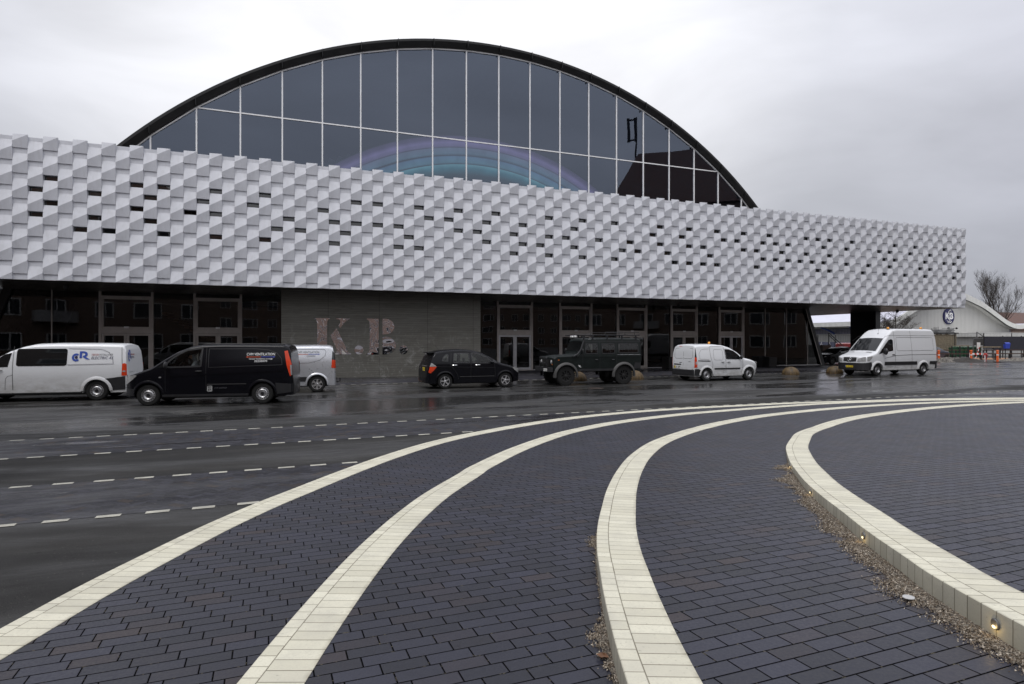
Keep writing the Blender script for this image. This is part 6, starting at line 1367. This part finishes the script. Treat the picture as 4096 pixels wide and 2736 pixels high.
# ---------------------------------------------------------------- brick blocks seen mirrored in the glass
def block(lb, x, y, rot, bays, floors, pitch=3.4, H=2.85, rh=4.2, depth=11, balc=()):
    L_ = bays*pitch; e_ = empty('apartment_block', (x, y, 0), rot); tag(e_, lb, 'building', 'brick apartment blocks mirrored in the glass')
    Ht = floors*H+1.0; m = MB(); m.box(0, L_, 0, depth, 0, Ht); m.build('wall', 'house_brick', e_)
    m = MB(); a = .5
    m.poly([(-a, -a, Ht-.05), (L_+a, -a, Ht-.05), (L_-3, depth/2, Ht+rh), (3, depth/2, Ht+rh)]); m.poly([(-a, depth+a, Ht-.05), (3, depth/2, Ht+rh), (L_-3, depth/2, Ht+rh), (L_+a, depth+a, Ht-.05)])
    m.poly([(-a, -a, Ht-.05), (3, depth/2, Ht+rh), (-a, depth+a, Ht-.05)]); m.poly([(L_+a, -a, Ht-.05), (L_+a, depth+a, Ht-.05), (L_-3, depth/2, Ht+rh)]); m.poly([(-a, -a, Ht-.06), (-a, depth+a, Ht-.06), (L_+a, depth+a, Ht-.06), (L_+a, -a, Ht-.06)]); rf = m.build('roof', 'roof_tile', e_)
    m = MB(); m.box(L_*.3, L_*.3+1.2, depth/2-.5, depth/2+.5, Ht+rh-.8, Ht+rh+1.2); m.build('chimney', 'house_brick', rf)
    protos = {}
    for f_ in range(floors):
        for i in range(bays):
            big = (i % 3 == 1); key = big
            if key not in protos:
                wd_, hh = (1.15, .72) if big else (.72, .72); fr = MB()
                for q in ((-wd_, wd_, -hh, -hh+.10), (-wd_, wd_, hh-.10, hh), (-wd_, -wd_+.10, -hh+.1, hh-.1), (wd_-.10, wd_, -hh+.1, hh-.1), (-.10 if not big else -.45, .0 if not big else -.33, -hh+.1, hh-.1)): fr.box(q[0], q[1], -.07, .03, q[2], q[3])
                o_ = fr.build('window', 'white_metal', e_); g_ = MB(); g_.poly([(-wd_+.05, -.02, -hh+.05), (wd_-.05, -.02, -hh+.05), (wd_-.05, -.02, hh-.05), (-wd_+.05, -.02, hh-.05)]); g_.build('window_pane', 'block_pane', o_); protos[key] = o_
            else: o_ = copy_tree(protos[key], e_)
            o_.location = ((i+.5)*pitch, 0, 1.0+f_*H+1.0)
            if i in balc and f_ > 0:
                m = MB(); xx = (i+.5)*pitch; m.grid([[(xx+1.6*cos(radians(a)), -1.0*sin(radians(a))-.02, .9+f_*H-.1+z) for a in range(0, 181, 15)] for z in (0, .95)]); m.poly([(xx+1.6*cos(radians(a)), -1.0*sin(radians(a))-.02, .9+f_*H-.1) for a in range(0, 181, 15)]); m.build('balcony', 'light_frame', e_)
    return e_
simple('block_pane', (.05, .055, .065), .15, 0, .7)
# faces look toward the arena: local -y is the street side
block('brown brick corner block beyond the left edge, mirrored left of the concrete wall', -10.5, 8.2, radians(184), 13, 4, balc=(3,))
block('brown brick block added behind the camera, closing a bright sky gap in the mirrored view', 9, -24, radians(188), 10, 5)  # added out of view to fill the glass reflection and darken the low sky
block('long brown brick block across the square, mirrored small in the middle panes', 92, -22, radians(210), 30, 5, 3.2)
BLK = block('brown brick block with steep tiled roof beyond the right edge, mirrored in the arch', 47, 41, radians(238), 8, 6, rh=8.0, balc=(5,))
m = MB(); q = (27-2.5, 5.5, 25.6); m.tube([q, (q[0], q[1], q[2]+5.2)], .10, 6)
for dx in (0, .9): m.box(q[0]-.1+dx, q[0]+.25+dx, 5.3, 5.6, q[2]+2.2, q[2]+5.2)
m.box(q[0], q[0]+1.0, 5.4, 5.5, q[2]+4.9, q[2]+5.1); m.box(q[0], q[0]+1.0, 5.4, 5.5, q[2]+2.3, q[2]+2.5)
m.build('telecom_mast', 'plastic_dark', BLK)
X_ = 0
